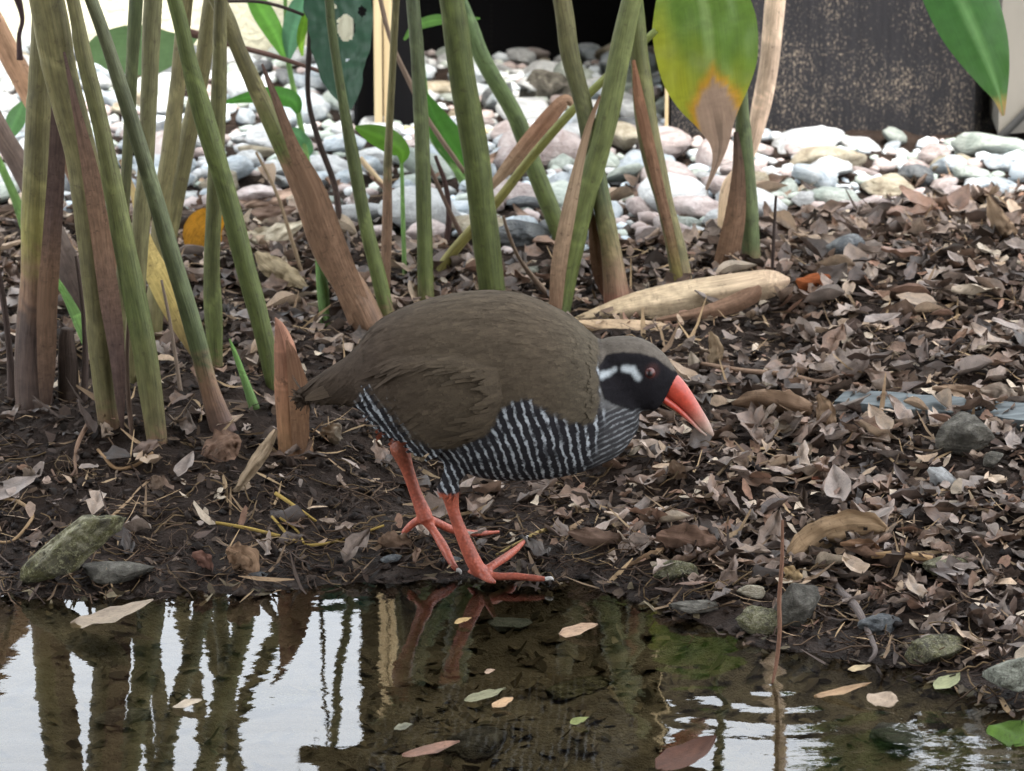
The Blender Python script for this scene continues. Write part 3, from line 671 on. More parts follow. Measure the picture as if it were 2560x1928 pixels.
col, flank, chest, su, sv, leg, brown, face, u, v = markings(co)
wg = ss(0, 26, sdist(u, v, WING)); co2 = co+nor*(wg*0.0030)[:, None]
ruff = ss(-2, 18, sdist(u, v, BROWN))*ss(1380, 1470, u)*ss(1500, 1488, u); co2 += nor*(ruff*0.0012)[:, None]
co2 -= np.array(root.location)
bm_me.vertices.foreach_set('co', co2.ravel()); bm_me.name = 'body'
a = bm_me.attributes.new('tint', 'FLOAT_COLOR', 'POINT'); a.data.foreach_set('color', np.hstack([col, np.ones((nv, 1))]).astype(np.float32).ravel())
for k, val in (('flank', flank), ('chest', chest), ('su', su), ('sv', sv)):
    a = bm_me.attributes.new(k, 'FLOAT', 'POINT'); a.data.foreach_set('value', val.astype(np.float32))
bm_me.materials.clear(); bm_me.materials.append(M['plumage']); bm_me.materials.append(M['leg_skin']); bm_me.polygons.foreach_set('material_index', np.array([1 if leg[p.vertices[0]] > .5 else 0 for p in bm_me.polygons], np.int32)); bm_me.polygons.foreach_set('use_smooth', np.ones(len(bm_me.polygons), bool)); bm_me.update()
body = put('body', bm_me, (0, 0, 0), root)
# feathers laid along the body
bm_me.calc_loop_triangles(); tri = np.empty(len(bm_me.loop_triangles)*3, np.int32); bm_me.loop_triangles.foreach_get('vertices', tri); tri = tri.reshape(-1, 3)
A, B, C = co2[tri[:, 0]], co2[tri[:, 1]], co2[tri[:, 2]]; cr = np.cross(B-A, C-A); ar = np.linalg.norm(cr, axis=1)/2; ar[(leg[tri[:, 0]] > .05)] = 0
rs = np.random.default_rng(3); NF = 26000; ti = rs.choice(len(tri), NF, p=ar/ar.sum()); r1, r2 = np.sqrt(rs.random(NF)), rs.random(NF)
pt = (1-r1)[:, None]*A[ti]+(r1*(1-r2))[:, None]*B[ti]+(r1*r2)[:, None]*C[ti]; nn = cr[ti]/(np.linalg.norm(cr[ti], axis=1)[:, None]+1e-12)
uu, vv = side(pt+np.array(root.location))
fl = np.stack([-np.ones(NF), rs.normal(0, .10, NF), -0.12-0.75*ss(1060, 1180, vv)*0-0.55*ss(1250, 1050, uu)*ss(800, 1000, vv)+rs.normal(0, .12, NF)], 1)
lowf = ss(1010, 1100, vv)*ss(1000, 1100, uu); fl[:, 2] -= lowf*0.9
fl -= (fl*nn).sum(1)[:, None]*nn; fl /= np.linalg.norm(fl, axis=1)[:, None]+1e-9; sd_ = np.cross(nn, fl)
isb = brown[tri[ti, 0]]; isf = np.maximum(face[tri[ti, 0]], ss(1490, 1510, uu)*(vv < 1030))
Lf = (0.006+0.010*isb*ss(1500, 1000, uu))*(1-0.72*isf)*rs.uniform(.7, 1.3, NF); Wf = (0.0009+0.0006*isb)*(1-.5*isf)*rs.uniform(.7, 1.3, NF)
lift = rs.uniform(.0, .045, NF)*(1-.6*isf)
inw = ss(0, 20, sdist(uu, vv, WING))*(rs.random(NF) < .22); Lf = Lf*(1+1.2*inw); Wf = Wf*(1+.5*inw); lift += .01*inw
FV = np.empty((NF, 6, 3)); 
for i, (t, wd) in enumerate(((0, .5), (.55, 1.0), (1.0, .35))):
    c = pt+fl*(Lf*t)[:, None]+nn*(Lf*lift*t*(1-.35*t)*1.2+0.00025)[:, None]-nn*((Lf*t)**2/0.14)[:, None]
    FV[:, 2*i] = c-sd_*(Wf*wd)[:, None]; FV[:, 2*i+1] = c+sd_*(Wf*wd)[:, None]
FV = FV.reshape(-1, 3); FF = []
for i in range(NF): b = i*6; FF += [(b, b+1, b+3, b+2), (b+2, b+3, b+5, b+4)]
col, flank, chest, su, sv, leg2, *_ = markings(FV+np.array(root.location))
tone = np.repeat(rs.normal(1, .09, NF)+inw*rs.normal(0, .08, NF), 6)[:, None]*np.tile(np.array([.93, .93, 1, 1, 1.06, 1.06]), NF)[:, None]; col = np.clip(col*tone, 0, 1)
fm = mesh_data('plumage', FV, FF, M['plumage'], tint=col, smooth=True, extra={'flank': flank, 'chest': chest, 'su': su, 'sv': sv})
pl = put('plumage', fm, (0, 0, 0), root); tag(pl, kind='stuff')
# tail feathers
for i, (dy, dv) in enumerate(((-.010, 6), (-.004, 0), (.004, 0), (.010, 6))):
    P = catmull([(*K(900, 950+dv, dy), 26*pm), (*K(840, 962+dv, dy*1.1), 24*pm), (*K(790, 978+dv, dy*1.3), 18*pm), (*K(762, 990+dv, dy*1.5), 5*pm)], 10); Vt = []; Ut = []
    for q in P:
        for s in (-1, -.5, 0, .5, 1): Vt.append((q[0], q[1]+.25*s*q[3], q[2]+s*q[3]*.75-abs(s)*.0008)); Ut.append((s, q[0]*60, 0))
    mk('tail_feather', Vt, grid_faces(10, 5), M['dry'], root, tint=(0.075, 0.055, 0.038), suv=Ut)
# bill: upper and lower mandible
def mandible(name, rows, parent, seg=14):
    Vb = []; Tb = []
    R = catmull(rows, 20)
    for k, (tx, ty, bx, by, hw) in enumerate(R):
        a, b = K(tx, ty), K(bx, by); c = (a+b)/2; h = (a-b)/2; t = k/19
        for j in range(seg):
            th = 2*pi*j/seg; Vb.append(c+h*cos(th)+Vector((0, 1, 0))*(max(hw, .6)*pm*sin(th)))
            red = np.array((0.55, 0.075, 0.045)); tip = np.array((0.46, 0.33, 0.27)); f = sm(.42, .92, t); cc = red*(1-f)+tip*f; Tb.append(cc*(1-.45*max(0, cos(th))**3))
    Fb = grid_faces(20, seg, True); Fb.append(tuple(range(seg-1, -1, -1))); Fb.append(tuple(range(19*seg, 20*seg))); return mk(name, Vb, Fb, M['horn'], parent, tint=np.array(Tb))
bill = mandible('bill', [(1684, 930, 1648, 968, 20), (1702, 944, 1656, 984, 21), (1725, 974, 1690, 1008, 17), (1752, 1018, 1724, 1040, 12), (1774, 1056, 1750, 1070, 8), (1786, 1086, 1782, 1092, 2)], root)
mandible('lower_mandible', [(1652, 972, 1648, 1000, 15), (1664, 986, 1660, 1010, 15), (1694, 1010, 1686, 1026, 12), (1726, 1042, 1718, 1052, 8), (1750, 1070, 1745, 1077, 5), (1768, 1088, 1765, 1091, 2)], bill)
# eyes
for s in (-1, 1):
    bm = bmesh.new(); bmesh.ops.create_uvsphere(bm, u_segments=20, v_segments=12, radius=0.0043); me = bpy.data.meshes.new('eye'); bm.to_mesh(me); bm.free()
    me.polygons.foreach_set('use_smooth', np.ones(len(me.polygons), bool))
    n_ = len(me.vertices); tt = []
    for vtx in me.vertices:
        r = math.hypot(vtx.co.x, vtx.co.z); tt += [0.006, 0.005, 0.006, 1] if r < 0.0024 else [0.075, 0.02, 0.016, 1]
    a = me.attributes.new('tint', 'FLOAT_COLOR', 'POINT'); a.data.foreach_set('color', tt); me.materials.append(M['horn'])
    e = K(1622, 919); e.y += s*(52*pm); o = put('eye', me, Vector(e)-Vector(root.location), root)
# claws
def claw(P, r):
    Q = catmull([(*p, q) for p, q in zip(P, r)], 8); v, f, uq = tube_geo([q[:3] for q in Q], [q[3] for q in Q], 8); mk('claw', v, f, M['horn'], root, tint=(0.42, 0.40, 0.38), suv=uq)
claw([K(1008, 1336, FD+.001), K(1001, 1344, FD), K(1002, 1356, FD)], [5*pm, 4*pm, 1*pm])
claw([K(1142, 1424, FD-.037), K(1150, 1428, FD-.038), K(1152, 1438, FD-.039)], [6*pm, 5*pm, 1*pm])
claw([K(1364, 1448, ND-.007), K(1378, 1446, ND-.008), K(1384, 1451, ND-.008)], [6*pm, 5*pm, 1*pm])
claw([K(1312, 1352, ND+.07), K(1318, 1342, ND+.072), K(1322, 1344, ND+.073)], [5*pm, 4*pm, 1*pm])
# ---------------------------------------------------------------- ginger stems and leaves
OL = (0.122, 0.108, 0.048); GR = (0.082, 0.100, 0.030); DG = (0.066, 0.083, 0.034); YG = (0.175, 0.155, 0.047)
BR = (0.175, 0.105, 0.065); DB = (0.060, 0.040, 0.032); PU = (0.10, 0.065, 0.055); BE = (0.52, 0.38, 0.23); TAN = (0.36, 0.26, 0.17); RB = (0.26, 0.13, 0.075)
def stops(ts, t):
    for (a, c), (b, d) in zip(ts[:-1], ts[1:]):
        if t <= b:
            f = (t-a)/(b-a+1e-9); return tuple(c[i]+(d[i]-c[i])*f for i in range(3))
    return ts[-1][1]
LEAFM = []
for i in range(4):
    v, f, uq = leaf_geo(0.34, 0.075, -0.9-0.25*i, 0.16, 0.05, 0.3*(i-1.5), 16, 7, seed=i*3.1)
    tt = [tuple(c*(1+.35*(abs(q[0]-i*3.1) < .3)) for c in (0.055, 0.12, 0.03)) for q in uq]
    LEAFM.append(mesh_data('leaf', v, f, M['leaf'], tint=tt, suv=uq))
def stem(name, label, pts, cols, lean=0.05, ext=0.7, leaves=5, seg=14, mat='stem', cat='stem', dbase=0.0, group=None, node=True, sink=12):
    b = ground(pts[0][0], pts[0][1]); Y0 = b.y+dbase; n = len(pts); py0, py1 = pts[0][1], pts[-1][1]
    P = []
    for px, py, wd in pts:
        f = (py0-py)/(py0-py1+1e-9); p = at(px, py, Y0+lean*f); m = (p-Vector((0, 0, CAM_H))).length/FP; P.append((*p, wd/2*m))
    d0 = np.array(P[1][:3])-np.array(P[0][:3]); d0 /= np.linalg.norm(d0); P = [(*(np.array(P[0][:3])-d0*sink*.0006), P[0][3])]+P
    top = np.array(P[-1][:3]); nvis = len(P)
    if ext:
        d = top-np.array(P[-2][:3]); d /= np.linalg.norm(d)
        if d[2] < .6: d = np.array([d[0]*.5, d[1]*.5, .8]); d /= np.linalg.norm(d)
        for k in (1, 2, 3):
            q = top+d*ext*k/3+np.array([d[0], 0, 0])*0.05*k*k*ext; P.append((*q, P[nvis-1][3]*(1-.22*k)))
    sd_ = abs(hash(label)) % 97 if False else (int(pts[0][0])*7+int(pts[-1][0])) % 97
    Q = catmull(P, max(24, 12*len(P))); R = [q[3] for q in Q]
    if node:
        rn = random.Random(sd_); nd_ = sorted(rn.uniform(.15, .95) for _ in range(3)); tone_ = [rn.uniform(.80, 1.15) for _ in range(4)]
    z0 = P[0][2]; z1 = P[nvis-1][2]; tt = []
    if node:
        for i, q in enumerate(Q):
            t = (q[2]-z0)/(z1-z0+1e-6); R[i] *= 1.06-.04*sum(t > q_ for q_ in nd_)
    v, f, uq = tube_geo([q[:3] for q in Q], R, seg, lump=.07, seed=sd_*.13)
    for i, q in enumerate(Q):
        t = max(0, min(1.2, (q[2]-z0)/(z1-z0+1e-6)))
        for j in range(seg):
            c_ = stops(cols, t+.06*mn.noise((j*.9+sd_, i*.7, 0)))
            if node:
                tj = t+.035*math.sin(2*pi*j/seg+sd_); k_ = sum(tj > q_ for q_ in nd_); f_ = tone_[k_]
                if k_ < 3 and 0 < nd_[k_]-tj < .02: f_ *= 1.35
                c_ = tuple(q_*f_ for q_ in c_)
            tt.append(c_)
    rt = empty(name, tuple(b)); tag(rt, label, cat, group); mk('stalk', v, f, M[mat], rt, tint=tt, suv=uq)
    # leaves, all above the picture's upper edge
    base = top; 
    for k in range(leaves):
        fz = .25+.75*k/max(1, leaves-1); i = int((len(Q)-1)*(nvis/len(P)+(1-nvis/len(P))*fz)); i = min(i, len(Q)-1); q = Q[i]
        if q[2] < .62: continue
        o = put('leaf', LEAFM[(k+sd_) % 4], Vector(q[:3])-Vector(rt.location), rt)
        az = (sd_*1.3+k*pi*.97) ; el = .5+.25*(k % 2)
        o.rotation_euler = (0, -el-.25, az); s = .75+.35*((k*37+sd_) % 10)/10; o.scale = (s, s, s)
    return rt
def strip(name, pts, cols, Y=None, parent=None, mat='dry', fold=.25, nw=7, n=22, dY=0.0, bend=0.0, holes=(), label=None, cat=None, rag=0.0, crum=.10, thick=0.0, vein=None, seed=0, group=None, colfn=None):
    """leaf or sheath: midrib in picture points with half widths, at its own distance Y (+dY along its length)"""
    if Y is None: Y = ground(pts[0][0], pts[0][1]).y
    Q = catmull(pts, n); V = []; U = []; T = []
    for i, (px, py, hw) in enumerate(Q):
        a, b = Q[max(0, i-1)], Q[min(n-1, i+1)]; tx, ty = b[0]-a[0], b[1]-a[1]; l = math.hypot(tx, ty)+1e-9; nx, ny = -ty/l, tx/l; t = i/(n-1)
        for j in range(nw):
            s = (j/(nw-1)-.5)*2; h = hw*(1+rag*mn.noise((t*9+seed, s*2, 0)))
            m = Y/FP; y = Y+dY*t-(1-abs(s))*fold*hw*m+bend*m*hw*s+crum*hw*m*(mn.noise((t*5+seed, s*1.5, 2))+.6*mn.noise((t*13+seed, s*3.5, 4)))
            V.append(at(px+nx*s*h, py+ny*s*h, y)); U.append((s*hw*m*110+seed, t*l*n*m*90, 0))
            c = stops(cols, t+.05*mn.noise((s*3, t*6+seed, 5)))
            if colfn: c = colfn(t, s)
            elif vein and abs(s) < .2: c = vein
            T.append(c)
    F = grid_faces(n, nw)
    if holes:
        G = []
        for f in F:
            c = sum((Vector(V[k]) for k in f), Vector())/4; u, w_ = proj(c)
            if not any(((u-a)/rx)**2+((w_-b)/ry)**2 < 1 for a, b, rx, ry in holes): G.append(f)
        F = G
    o = mk(name, V, F, M[mat], parent, tint=T, suv=U)
    if parent is None: tag(o, label, cat, group)
    if thick:
        md = o.modifiers.new('t', 'SOLIDIFY'); md.thickness = thick
    return o
g1 = [(0, DB), (.10, BR), (.22, OL), (1, OL)]; g2 = [(0, BR), (.08, OL), (.3, OL), (1, OL)]; g3 = [(0, GR), (1, GR)]
A = stem('ginger_stem', 'thick olive ginger stem with a purple-brown sheath, next to the dark rotted stub', [(86, 1010, 92), (78, 880, 80), (88, 700, 72), (92, 480, 70), (100, 250, 66), (112, -30, 60)], [(0, DB), (.22, DB), (.30, BR), (.42, YG), (.6, OL), (1, OL)], .03)
strip('sheath', [(112, 1030, 10), (116, 930, 22), (118, 760, 26), (128, 620, 24), (140, 440, 22), (146, 250, 16), (150, 150, 4)], [(0, DB), (.4, BR), (.6, PU), (1, DB)], parent_world(A)[1]-.016, A)
B = stem('ginger_stem', 'broad olive ginger stem with reddish brown skin along its right side', [(272, 1055, 52), (256, 900, 60), (236, 640, 76), (205, 400, 82), (150, 180, 88), (110, -30, 92)], [(0, BR), (.08, OL), (1, OL)], .03)
strip('sheath', [(306, 1075, 4), (300, 990, 13), (292, 880, 20), (276, 760, 26), (252, 600, 24), (228, 440, 22), (190, 270, 10), (160, 130, 3)], [(0, DB), (.3, PU), (.6, BR), (1, PU)], parent_world(B)[1]-.016, B)
stem('ginger_stem', 'green ginger stem between the broad reddish-skinned one and the leaning dark olive one', [(392, 1100, 50), (362, 880, 58), (316, 640, 54), (258, 340, 46), (205, 120, 44), (176, -30, 34)], [(0, BR), (.06, OL), (.3, GR), (1, OL)], .04)
stem('ginger_stem', 'dark olive ginger stem leaning left whose foot stands on a torn brown sheath', [(556, 1072, 62), (520, 960, 46), (488, 835, 46), (430, 640, 42), (372, 440, 40), (300, 210, 38), (216, -30, 34)], [(0, PU), (.12, BR), (.2, DG), (1, (0.10, 0.105, 0.06))], .05)
stem('ginger_stem', 'upright dull olive ginger stem behind the crossing of two leaning stems', [(330, 960, 44), (350, 600, 44), (366, 390, 42), (374, 195, 46), (384, -30, 48)], [(0, OL), (1, (0.12, 0.115, 0.055))], .04)
stem('ginger_stem', 'thin green ginger stem hidden behind the upright dull olive one', [(296, 900, 30), (310, 540, 26), (322, 330, 28), (330, 170, 32), (342, -30, 38)], [(0, OL), (1, DG)], .04)
stem('ginger_stem', 'olive ginger stem leaning left that ends beside the reddish sheathed stub', [(682, 965, 30), (660, 840, 44), (612, 660, 48), (566, 480, 46), (512, 300, 54), (470, 140, 44), (428, -30, 40)], g3+[], .05)
stem('ginger_stem', 'brownish olive ginger stem leaning right in the back of the dense clump', [(384, 850, 40), (404, 520, 42), (424, 380, 42), (446, 195, 40), (468, -30, 36)], [(0, OL), (1, (0.14, 0.12, 0.055))], .05)
stem('ginger_stem', 'ginger stem with a pale seam leaning right behind the crossing stems', [(376, 800, 40), (438, 500, 46), (466, 360, 46), (504, 180, 44), (532, -30, 40)], [(0, OL), (1, OL)], .05)
stem('ginger_stem', 'straight upright green ginger stem in front of the orange spotted leaf', [(542, 920, 30), (534, 800, 42), (530, 640, 40), (540, 420, 38), (548, 200, 38), (552, -30, 34)], [(0, BR), (.06, GR), (1, OL)], .05)
Kk = stem('ginger_stem', 'long ginger stem leaning left, green above and dry brown below, behind the bird\'s rump', [(938, 842, 74), (890, 745, 76), (820, 622, 78), (762, 470, 70), (682, 310, 48), (600, 130, 40), (530, -30, 44)], [(0, BR), (.5, BR), (.56, GR), (.7, OL), (1, OL)], .05)
strip('sheath', [(905, 800, 34), (840, 640, 36), (785, 480, 30), (735, 370, 16), (690, 250, 10), (655, 160, 3)], [(0, BR), (.6, BR), (1, PU)], parent_world(Kk)[1]-.006, Kk, dY=.02)
stem('dead_twig', 'black-brown wiry upright twig behind the green leaves', [(852, 600, 16), (838, 470, 16), (796, 350, 15), (770, 235, 14), (776, 80, 16), (778, -30, 15)], [(0, DB), (1, (0.03, 0.022, 0.02))], .04, .25, 0, 8, 'twig', 'twig')
stem('ginger_stem', 'slim green ginger stem rising right behind the bird\'s rump from a brown foot', [(972, 800, 34), (946, 690, 36), (914, 560, 34), (884, 400, 32), (858, 260, 26), (828, 60, 24), (820, -30, 24)], [(0, BR), (.08, GR), (1, DG)], .05)
stem('ginger_stem', 'thin straight olive ginger stem directly before the bamboo post', [(962, 730, 24), (968, 560, 24), (970, 400, 20), (980, 195, 18), (992, -30, 20)], [(0, BR), (.35, BR), (.42, OL), (1, OL)], .06)
stem('ginger_stem', 'dark grooved upright ginger stem over the bird\'s shoulder', [(1066, 760, 40), (1062, 640, 37), (1056, 390, 36), (1046, 180, 36), (1030, -30, 36)], [(0, OL), (.1, GR), (1, (0.07, 0.085, 0.045))], .05)
stem('ginger_stem', 'thick bright green ginger stem standing over the middle of the bird\'s back', [(1236, 760, 64), (1218, 620, 64), (1190, 390, 68), (1156, 195, 66), (1124, -30, 66)], g3, .05)
stem('ginger_stem', 'green ginger stem leaning left past the dark shelter, tallest in the middle clump', [(1412, 620, 44), (1392, 560, 44), (1340, 430, 42), (1288, 290, 42), (1204, 140, 42), (1140, -20, 40)], [(0, OL), (.1, GR), (1, (0.09, 0.135, 0.055))], .05)
stem('ginger_stem', 'ginger stem with a red-brown foot behind the crossing pair', [(1545, 775, 66), (1530, 640, 50), (1500, 480, 48), (1462, 280, 46), (1424, 130, 50), (1400, -30, 48)], [(0, (0.20, 0.06, 0.045)), (.10, BR), (.25, OL), (.4, DG), (1, OL)], .05)
T_ = stem('ginger_stem', 'bright olive-green ginger stem leaning right with a dry flap down its left side', [(1400, 790, 44), (1424, 660, 50), (1462, 500, 56), (1510, 330, 60), (1546, 156, 58), (1590, -40, 54)], [(0, DG), (.1, GR), (1, (0.13, 0.145, 0.055))], .04)
strip('sheath', [(1388, 780, 16), (1398, 660, 20), (1424, 520, 18), (1450, 400, 12), (1474, 310, 8), (1500, 240, 3)], [(0, BR), (.5, TAN), (1, BR)], parent_world(T_)[1]-.014, T_)
strip('sheath', [(1540, 770, 14), (1510, 690, 26), (1486, 600, 14), (1478, 520, 5)], [(0, (0.16, 0.07, 0.05)), (.5, BR), (1, BR)], parent_world(T_)[1]+.02, T_)
U_ = stem('ginger_stem', 'olive ginger stem streaked with brown under the big yellowing leaf', [(1706, 722, 52), (1690, 620, 46), (1660, 500, 46), (1622, 340, 58), (1600, 156, 50), (1584, -30, 44)], [(0, BR), (.12, OL), (.5, OL), (1, GR)], .05)
strip('sheath', [(1700, 715, 12), (1676, 590, 12), (1636, 420, 14), (1600, 260, 14), (1584, 150, 4)], [(0, YG), (.3, BR), (1, RB)], parent_world(U_)[1]-.008, U_)
W_ = stem('ginger_stem', 'dark green ginger stem beside the dry pale stalk', [(1880, 665, 42), (1872, 520, 44), (1862, 390, 42), (1854, 250, 34), (1846, 60, 34), (1842, -30, 32)], [(0, BR), (.10, DG), (1, DG)], .04)
strip('sheath', [(1798, 720, 26), (1818, 640, 30), (1838, 540, 26), (1846, 430, 16), (1840, 330, 6)], [(0, BR), (.5, BR), (1, DB)], parent_world(W_)[1]-.010, W_)
V_ = stem('leaf_petiole', 'slender yellow-green petiole slanting up to the big yellowing leaf', [(1092, 700, 26), (1124, 640, 26), (1240, 507, 25), (1338, 382, 24), (1436, 272, 23), (1572, 140, 21), (1640, 76, 18)], [(0, YG), (.3, YG), (1, (0.17, 0.20, 0.06))], .02, 0, 0, 10)
Yv = parent_world(V_)[1]+.02
def big_col(t, s):
    g = np.array((0.115, 0.20, 0.035)); ye = np.array((0.30, 0.32, 0.03)); orr = np.array((0.50, 0.27, 0.03)); bw = np.array((0.34, 0.235, 0.17))
    if abs(s) < .1 and t < .55: g = np.array((0.22, 0.32, 0.10))
    e = t-.30+.30*max(0, s*1.0); c = g+(ye-g)*sm(.0, .35, e+.1*mn.noise((s*3, t*4, 0)))
    d = (t-.44)-.20*abs(s+.12)+.03*mn.noise((s*6, t*9, 2)); c = c+(orr-c)*sm(-.06, .0, d); c = c+(bw-c)*sm(.0, .035, d)
    return tuple(c*(1-.35*sm(.1, .2, d)*(abs(s+.15) < .25)))
strip('big_leaf', [(1735, -90, 20), (1742, -40, 95), (1758, 40, 128), (1766, 120, 130), (1770, 190, 116), (1778, 250, 88), (1790, 310, 48), (1798, 360, 24), (1790, 410, 10), (1765, 475, 3)],
      [(0, (0.10, 0.17, 0.035)), (.3, (0.13, 0.21, 0.04)), (.48, (0.24, 0.26, 0.03)), (.56, (0.42, 0.27, 0.04)), (.64, (0.30, 0.19, 0.11)), (1, (0.24, 0.16, 0.11))], Yv, None, 'leaf', .22, 21, 44, -.03, .3,
      label='big hanging leaf, green turning yellow with a brown dry tip', cat='leaf', colfn=big_col)
strip('hanging_leaf', [(2345, -160, 60), (2380, -60, 88), (2420, 40, 86), (2455, 120, 70), (2482, 190, 44), (2500, 245, 18), (2508, 290, 4)],
      [(0, (0.04, 0.12, 0.03)), (.80, (0.05, 0.13, 0.03)), (.9, (0.34, 0.24, 0.07)), (1, (0.24, 0.15, 0.08))], 3.75, None, 'leaf', .25, 9, 26, -.04, .2, label='dark green hanging leaf with a brown tip, before the speckled board', cat='leaf', vein=(0.14, 0.28, 0.10))
strip('eaten_leaf', [(830, -60, 78), (846, 20, 84), (852, 90, 78), (852, 160, 62), (864, 220, 42), (872, 275, 8)], [(0, (0.03, 0.075, 0.045)), (1, (0.045, 0.09, 0.06))], 3.72, None, 'leaf', .2, 41, 90, -.02, -.2,
      holes=((866, 70, 22, 34), (836, 95, 7, 9), (832, 18, 9, 7), (868, 150, 5, 5), (905, 28, 10, 14), (848, 52, 6, 5)), label='dark blue-green leaf with holes eaten through it', cat='leaf', rag=.12)
def seedling(label, st_, leafs, Y=None, w_=10):
    r = stem('seedling', label, st_, [(0, (0.10, 0.17, 0.05)), (1, (0.11, 0.22, 0.05))], .03, 0, 0, 8, cat='seedling')
    y = parent_world(r)[1]
    for pts, c in leafs: strip('leaf', pts, [(0, c), (1, c)], y+.01, r, 'leaf', .2, 7, 16, -.01, .1, vein=tuple(min(1, q*1.35) for q in c))
    return r
BG = (0.09, 0.21, 0.025)
seedling('small seedling with one bright green drooping leaf behind the bird', [(1012, 690, 11), (1008, 560, 11), (1006, 470, 11), (1004, 405, 10)], [([(1004, 408, 4), (1006, 380, 20), (972, 352, 30), (925, 332, 22), (888, 318, 4)], BG)])
seedling('pale green seedling with narrow grassy leaves by the eaten leaf', [(782, 470, 14), (766, 390, 14), (742, 260, 14), (722, 160, 14), (716, 90, 12), (712, -30, 10)],
         [([(714, 150, 4), (690, 90, 22), (650, 20, 26), (610, -40, 6)], (0.12, 0.30, 0.05)), ([(722, 150, 4), (730, 90, 26), (752, 30, 34), (770, -30, 10)], (0.10, 0.24, 0.13)), ([(748, 290, 4), (730, 250, 22), (660, 238, 20), (560, 256, 4)], (0.06, 0.19, 0.03)), ([(762, 400, 4), (770, 370, 14), (740, 335, 16), (716, 330, 4)], (0.08, 0.20, 0.08)), ([(756, 140, 3), (752, 100, 10), (760, 60, 12), (766, 20, 3)], (0.22, 0.42, 0.04))])
seedling('narrow green seedling behind the dark grooved stem', [(1172, 480, 22), (1140, 420, 22), (1080, 340, 18), (1066, 240, 12), (1054, 120, 10)], [([(1062, 230, 4), (1088, 290, 26), (1122, 350, 38), (1150, 400, 28), (1164, 440, 5)], (0.05, 0.16, 0.02)), ([(1010, 100, 3), (1040, 66, 12), (1090, 50, 14), (1130, 50, 9), (1200, 46, 3)], (0.10, 0.22, 0.05))])
seedling('short light green shoot between the thick olive stems', [(240, 895, 34), (200, 810, 32), (168, 745, 22), (136, 690, 12)], [])
seedling('little green shoot with a brown foot beside the stub', [(638, 1025, 26), (612, 950, 18), (590, 890, 14), (574, 848, 5)], [])
seedling('narrow green shoot leaning from the left onto the thick olive stem', [(74, 600, 26), (40, 500, 24), (0, 410, 20), (-40, 320, 20)], [([(60, 250, 3), (44, 290, 24), (24, 330, 18), (4, 350, 3)], (0.10, 0.22, 0.08))])
seedling('light green shoot behind the foot of the long brown stem', [(814, 812, 24), (808, 740, 30), (800, 660, 22), (790, 600, 10)], [])
strip('broad_leaf', [(215, 150, 6), (250, 130, 42), (320, 125, 62), (390, 125, 58), (450, 110, 30), (500, 80, 5)], [(0, (0.10, 0.17, 0.07)), (1, (0.11, 0.18, 0.08))], 3.9, None, 'leaf', .15, 9, 22, 0, .5, label='broad dull green leaf lying across behind the clump', cat='leaf')
strip('curled_leaf', [(1225, 470, 9), (1290, 395, 20), (1350, 322, 22), (1400, 262, 18), (1420, 252, 14), (1436, 268, 4)], [(0, TAN), (.4, (0.30, 0.16, 0.10)), (1, (0.36, 0.24, 0.16))], Yv+.03, None, 'dry', .6, 7, 20, .01, label='dry folded brown leaf clinging along the slender petiole', cat='leaf')
stem('dry_stalk', 'straight pale dry stalk beside the dark green stem', [(1806, 600, 26), (1818, 470, 30), (1868, 400, 26), (1900, 280, 44), (1924, 150, 50), (1942, -40, 54)], [(0, BE), (.4, (0.5, 0.36, 0.26)), (1, (0.56, 0.42, 0.30))], .03, .35, 0, 10, 'dry', 'stalk')
stem('dry_stalk', 'orange-brown dry stalk slanting behind the thick olive stem', [(310, 720, 56), (190, 420, 58), (86, 250, 58), (0, 90, 60), (-70, -40, 60)], [(0, BR), (.5, BR), (.6, (0.42, 0.25, 0.15)), (1, (0.40, 0.24, 0.15))], .04, .3, 0, 10, 'dry', 'stalk')
stem('dry_stalk', 'grey-brown dry stalk leaning low on the far left', [(222, 790, 62), (150, 620, 62), (70, 450, 60), (0, 330, 58), (-60, 230, 56)], [(0, DB), (.4, (0.13, 0.10, 0.085)), (1, (0.21, 0.15, 0.12))], .02, .3, 0, 10, 'dry', 'stalk')
stem('rotted_stub', 'dark rotted stub of a stem at the clump\'s foot', [(172, 1000, 54), (170, 920, 48), (166, 850, 44), (168, 822, 34)], [(0, (0.04, 0.028, 0.022)), (1, (0.055, 0.038, 0.03))], 0, 0, 0, 12, 'dry', 'stub')
sb_ = stem('sheathed_stub', 'stub in a pointed reddish brown sheath beside the bird\'s tail', [(738, 1130, 84), (728, 1060, 70), (722, 960, 72), (712, 870, 56), (700, 820, 30), (688, 794, 4)], [(0, (0.06, 0.036, 0.026)), (.14, (0.20, 0.11, 0.055)), (.5, (0.22, 0.11, 0.062)), (1, (0.25, 0.125, 0.085))], .0, 0, 0, 16, 'dry', 'stub')
strip('sheath', [(748, 1145, 14), (750, 1060, 24), (744, 960, 24), (730, 890, 14), (716, 850, 3)], [(0, (0.15, 0.085, 0.05)), (.3, (0.19, 0.105, 0.058)), (1, (0.21, 0.11, 0.07))], parent_world(sb_)[1]-.013, sb_, rag=.15)
strip('yellow_sheath', [(490, 895, 8), (450, 800, 28), (412, 720, 34), (378, 650, 26), (352, 560, 12), (330, 470, 8), (300, 400, 4)], [(0, (0.30, 0.22, 0.10)), (.3, (0.52, 0.40, 0.14)), (.7, (0.48, 0.36, 0.14)), (1, TAN)], None, None, 'dry', .3, 7, 22, .03, label='yellow dry sheath strip hanging between two green stems', cat='sheath')
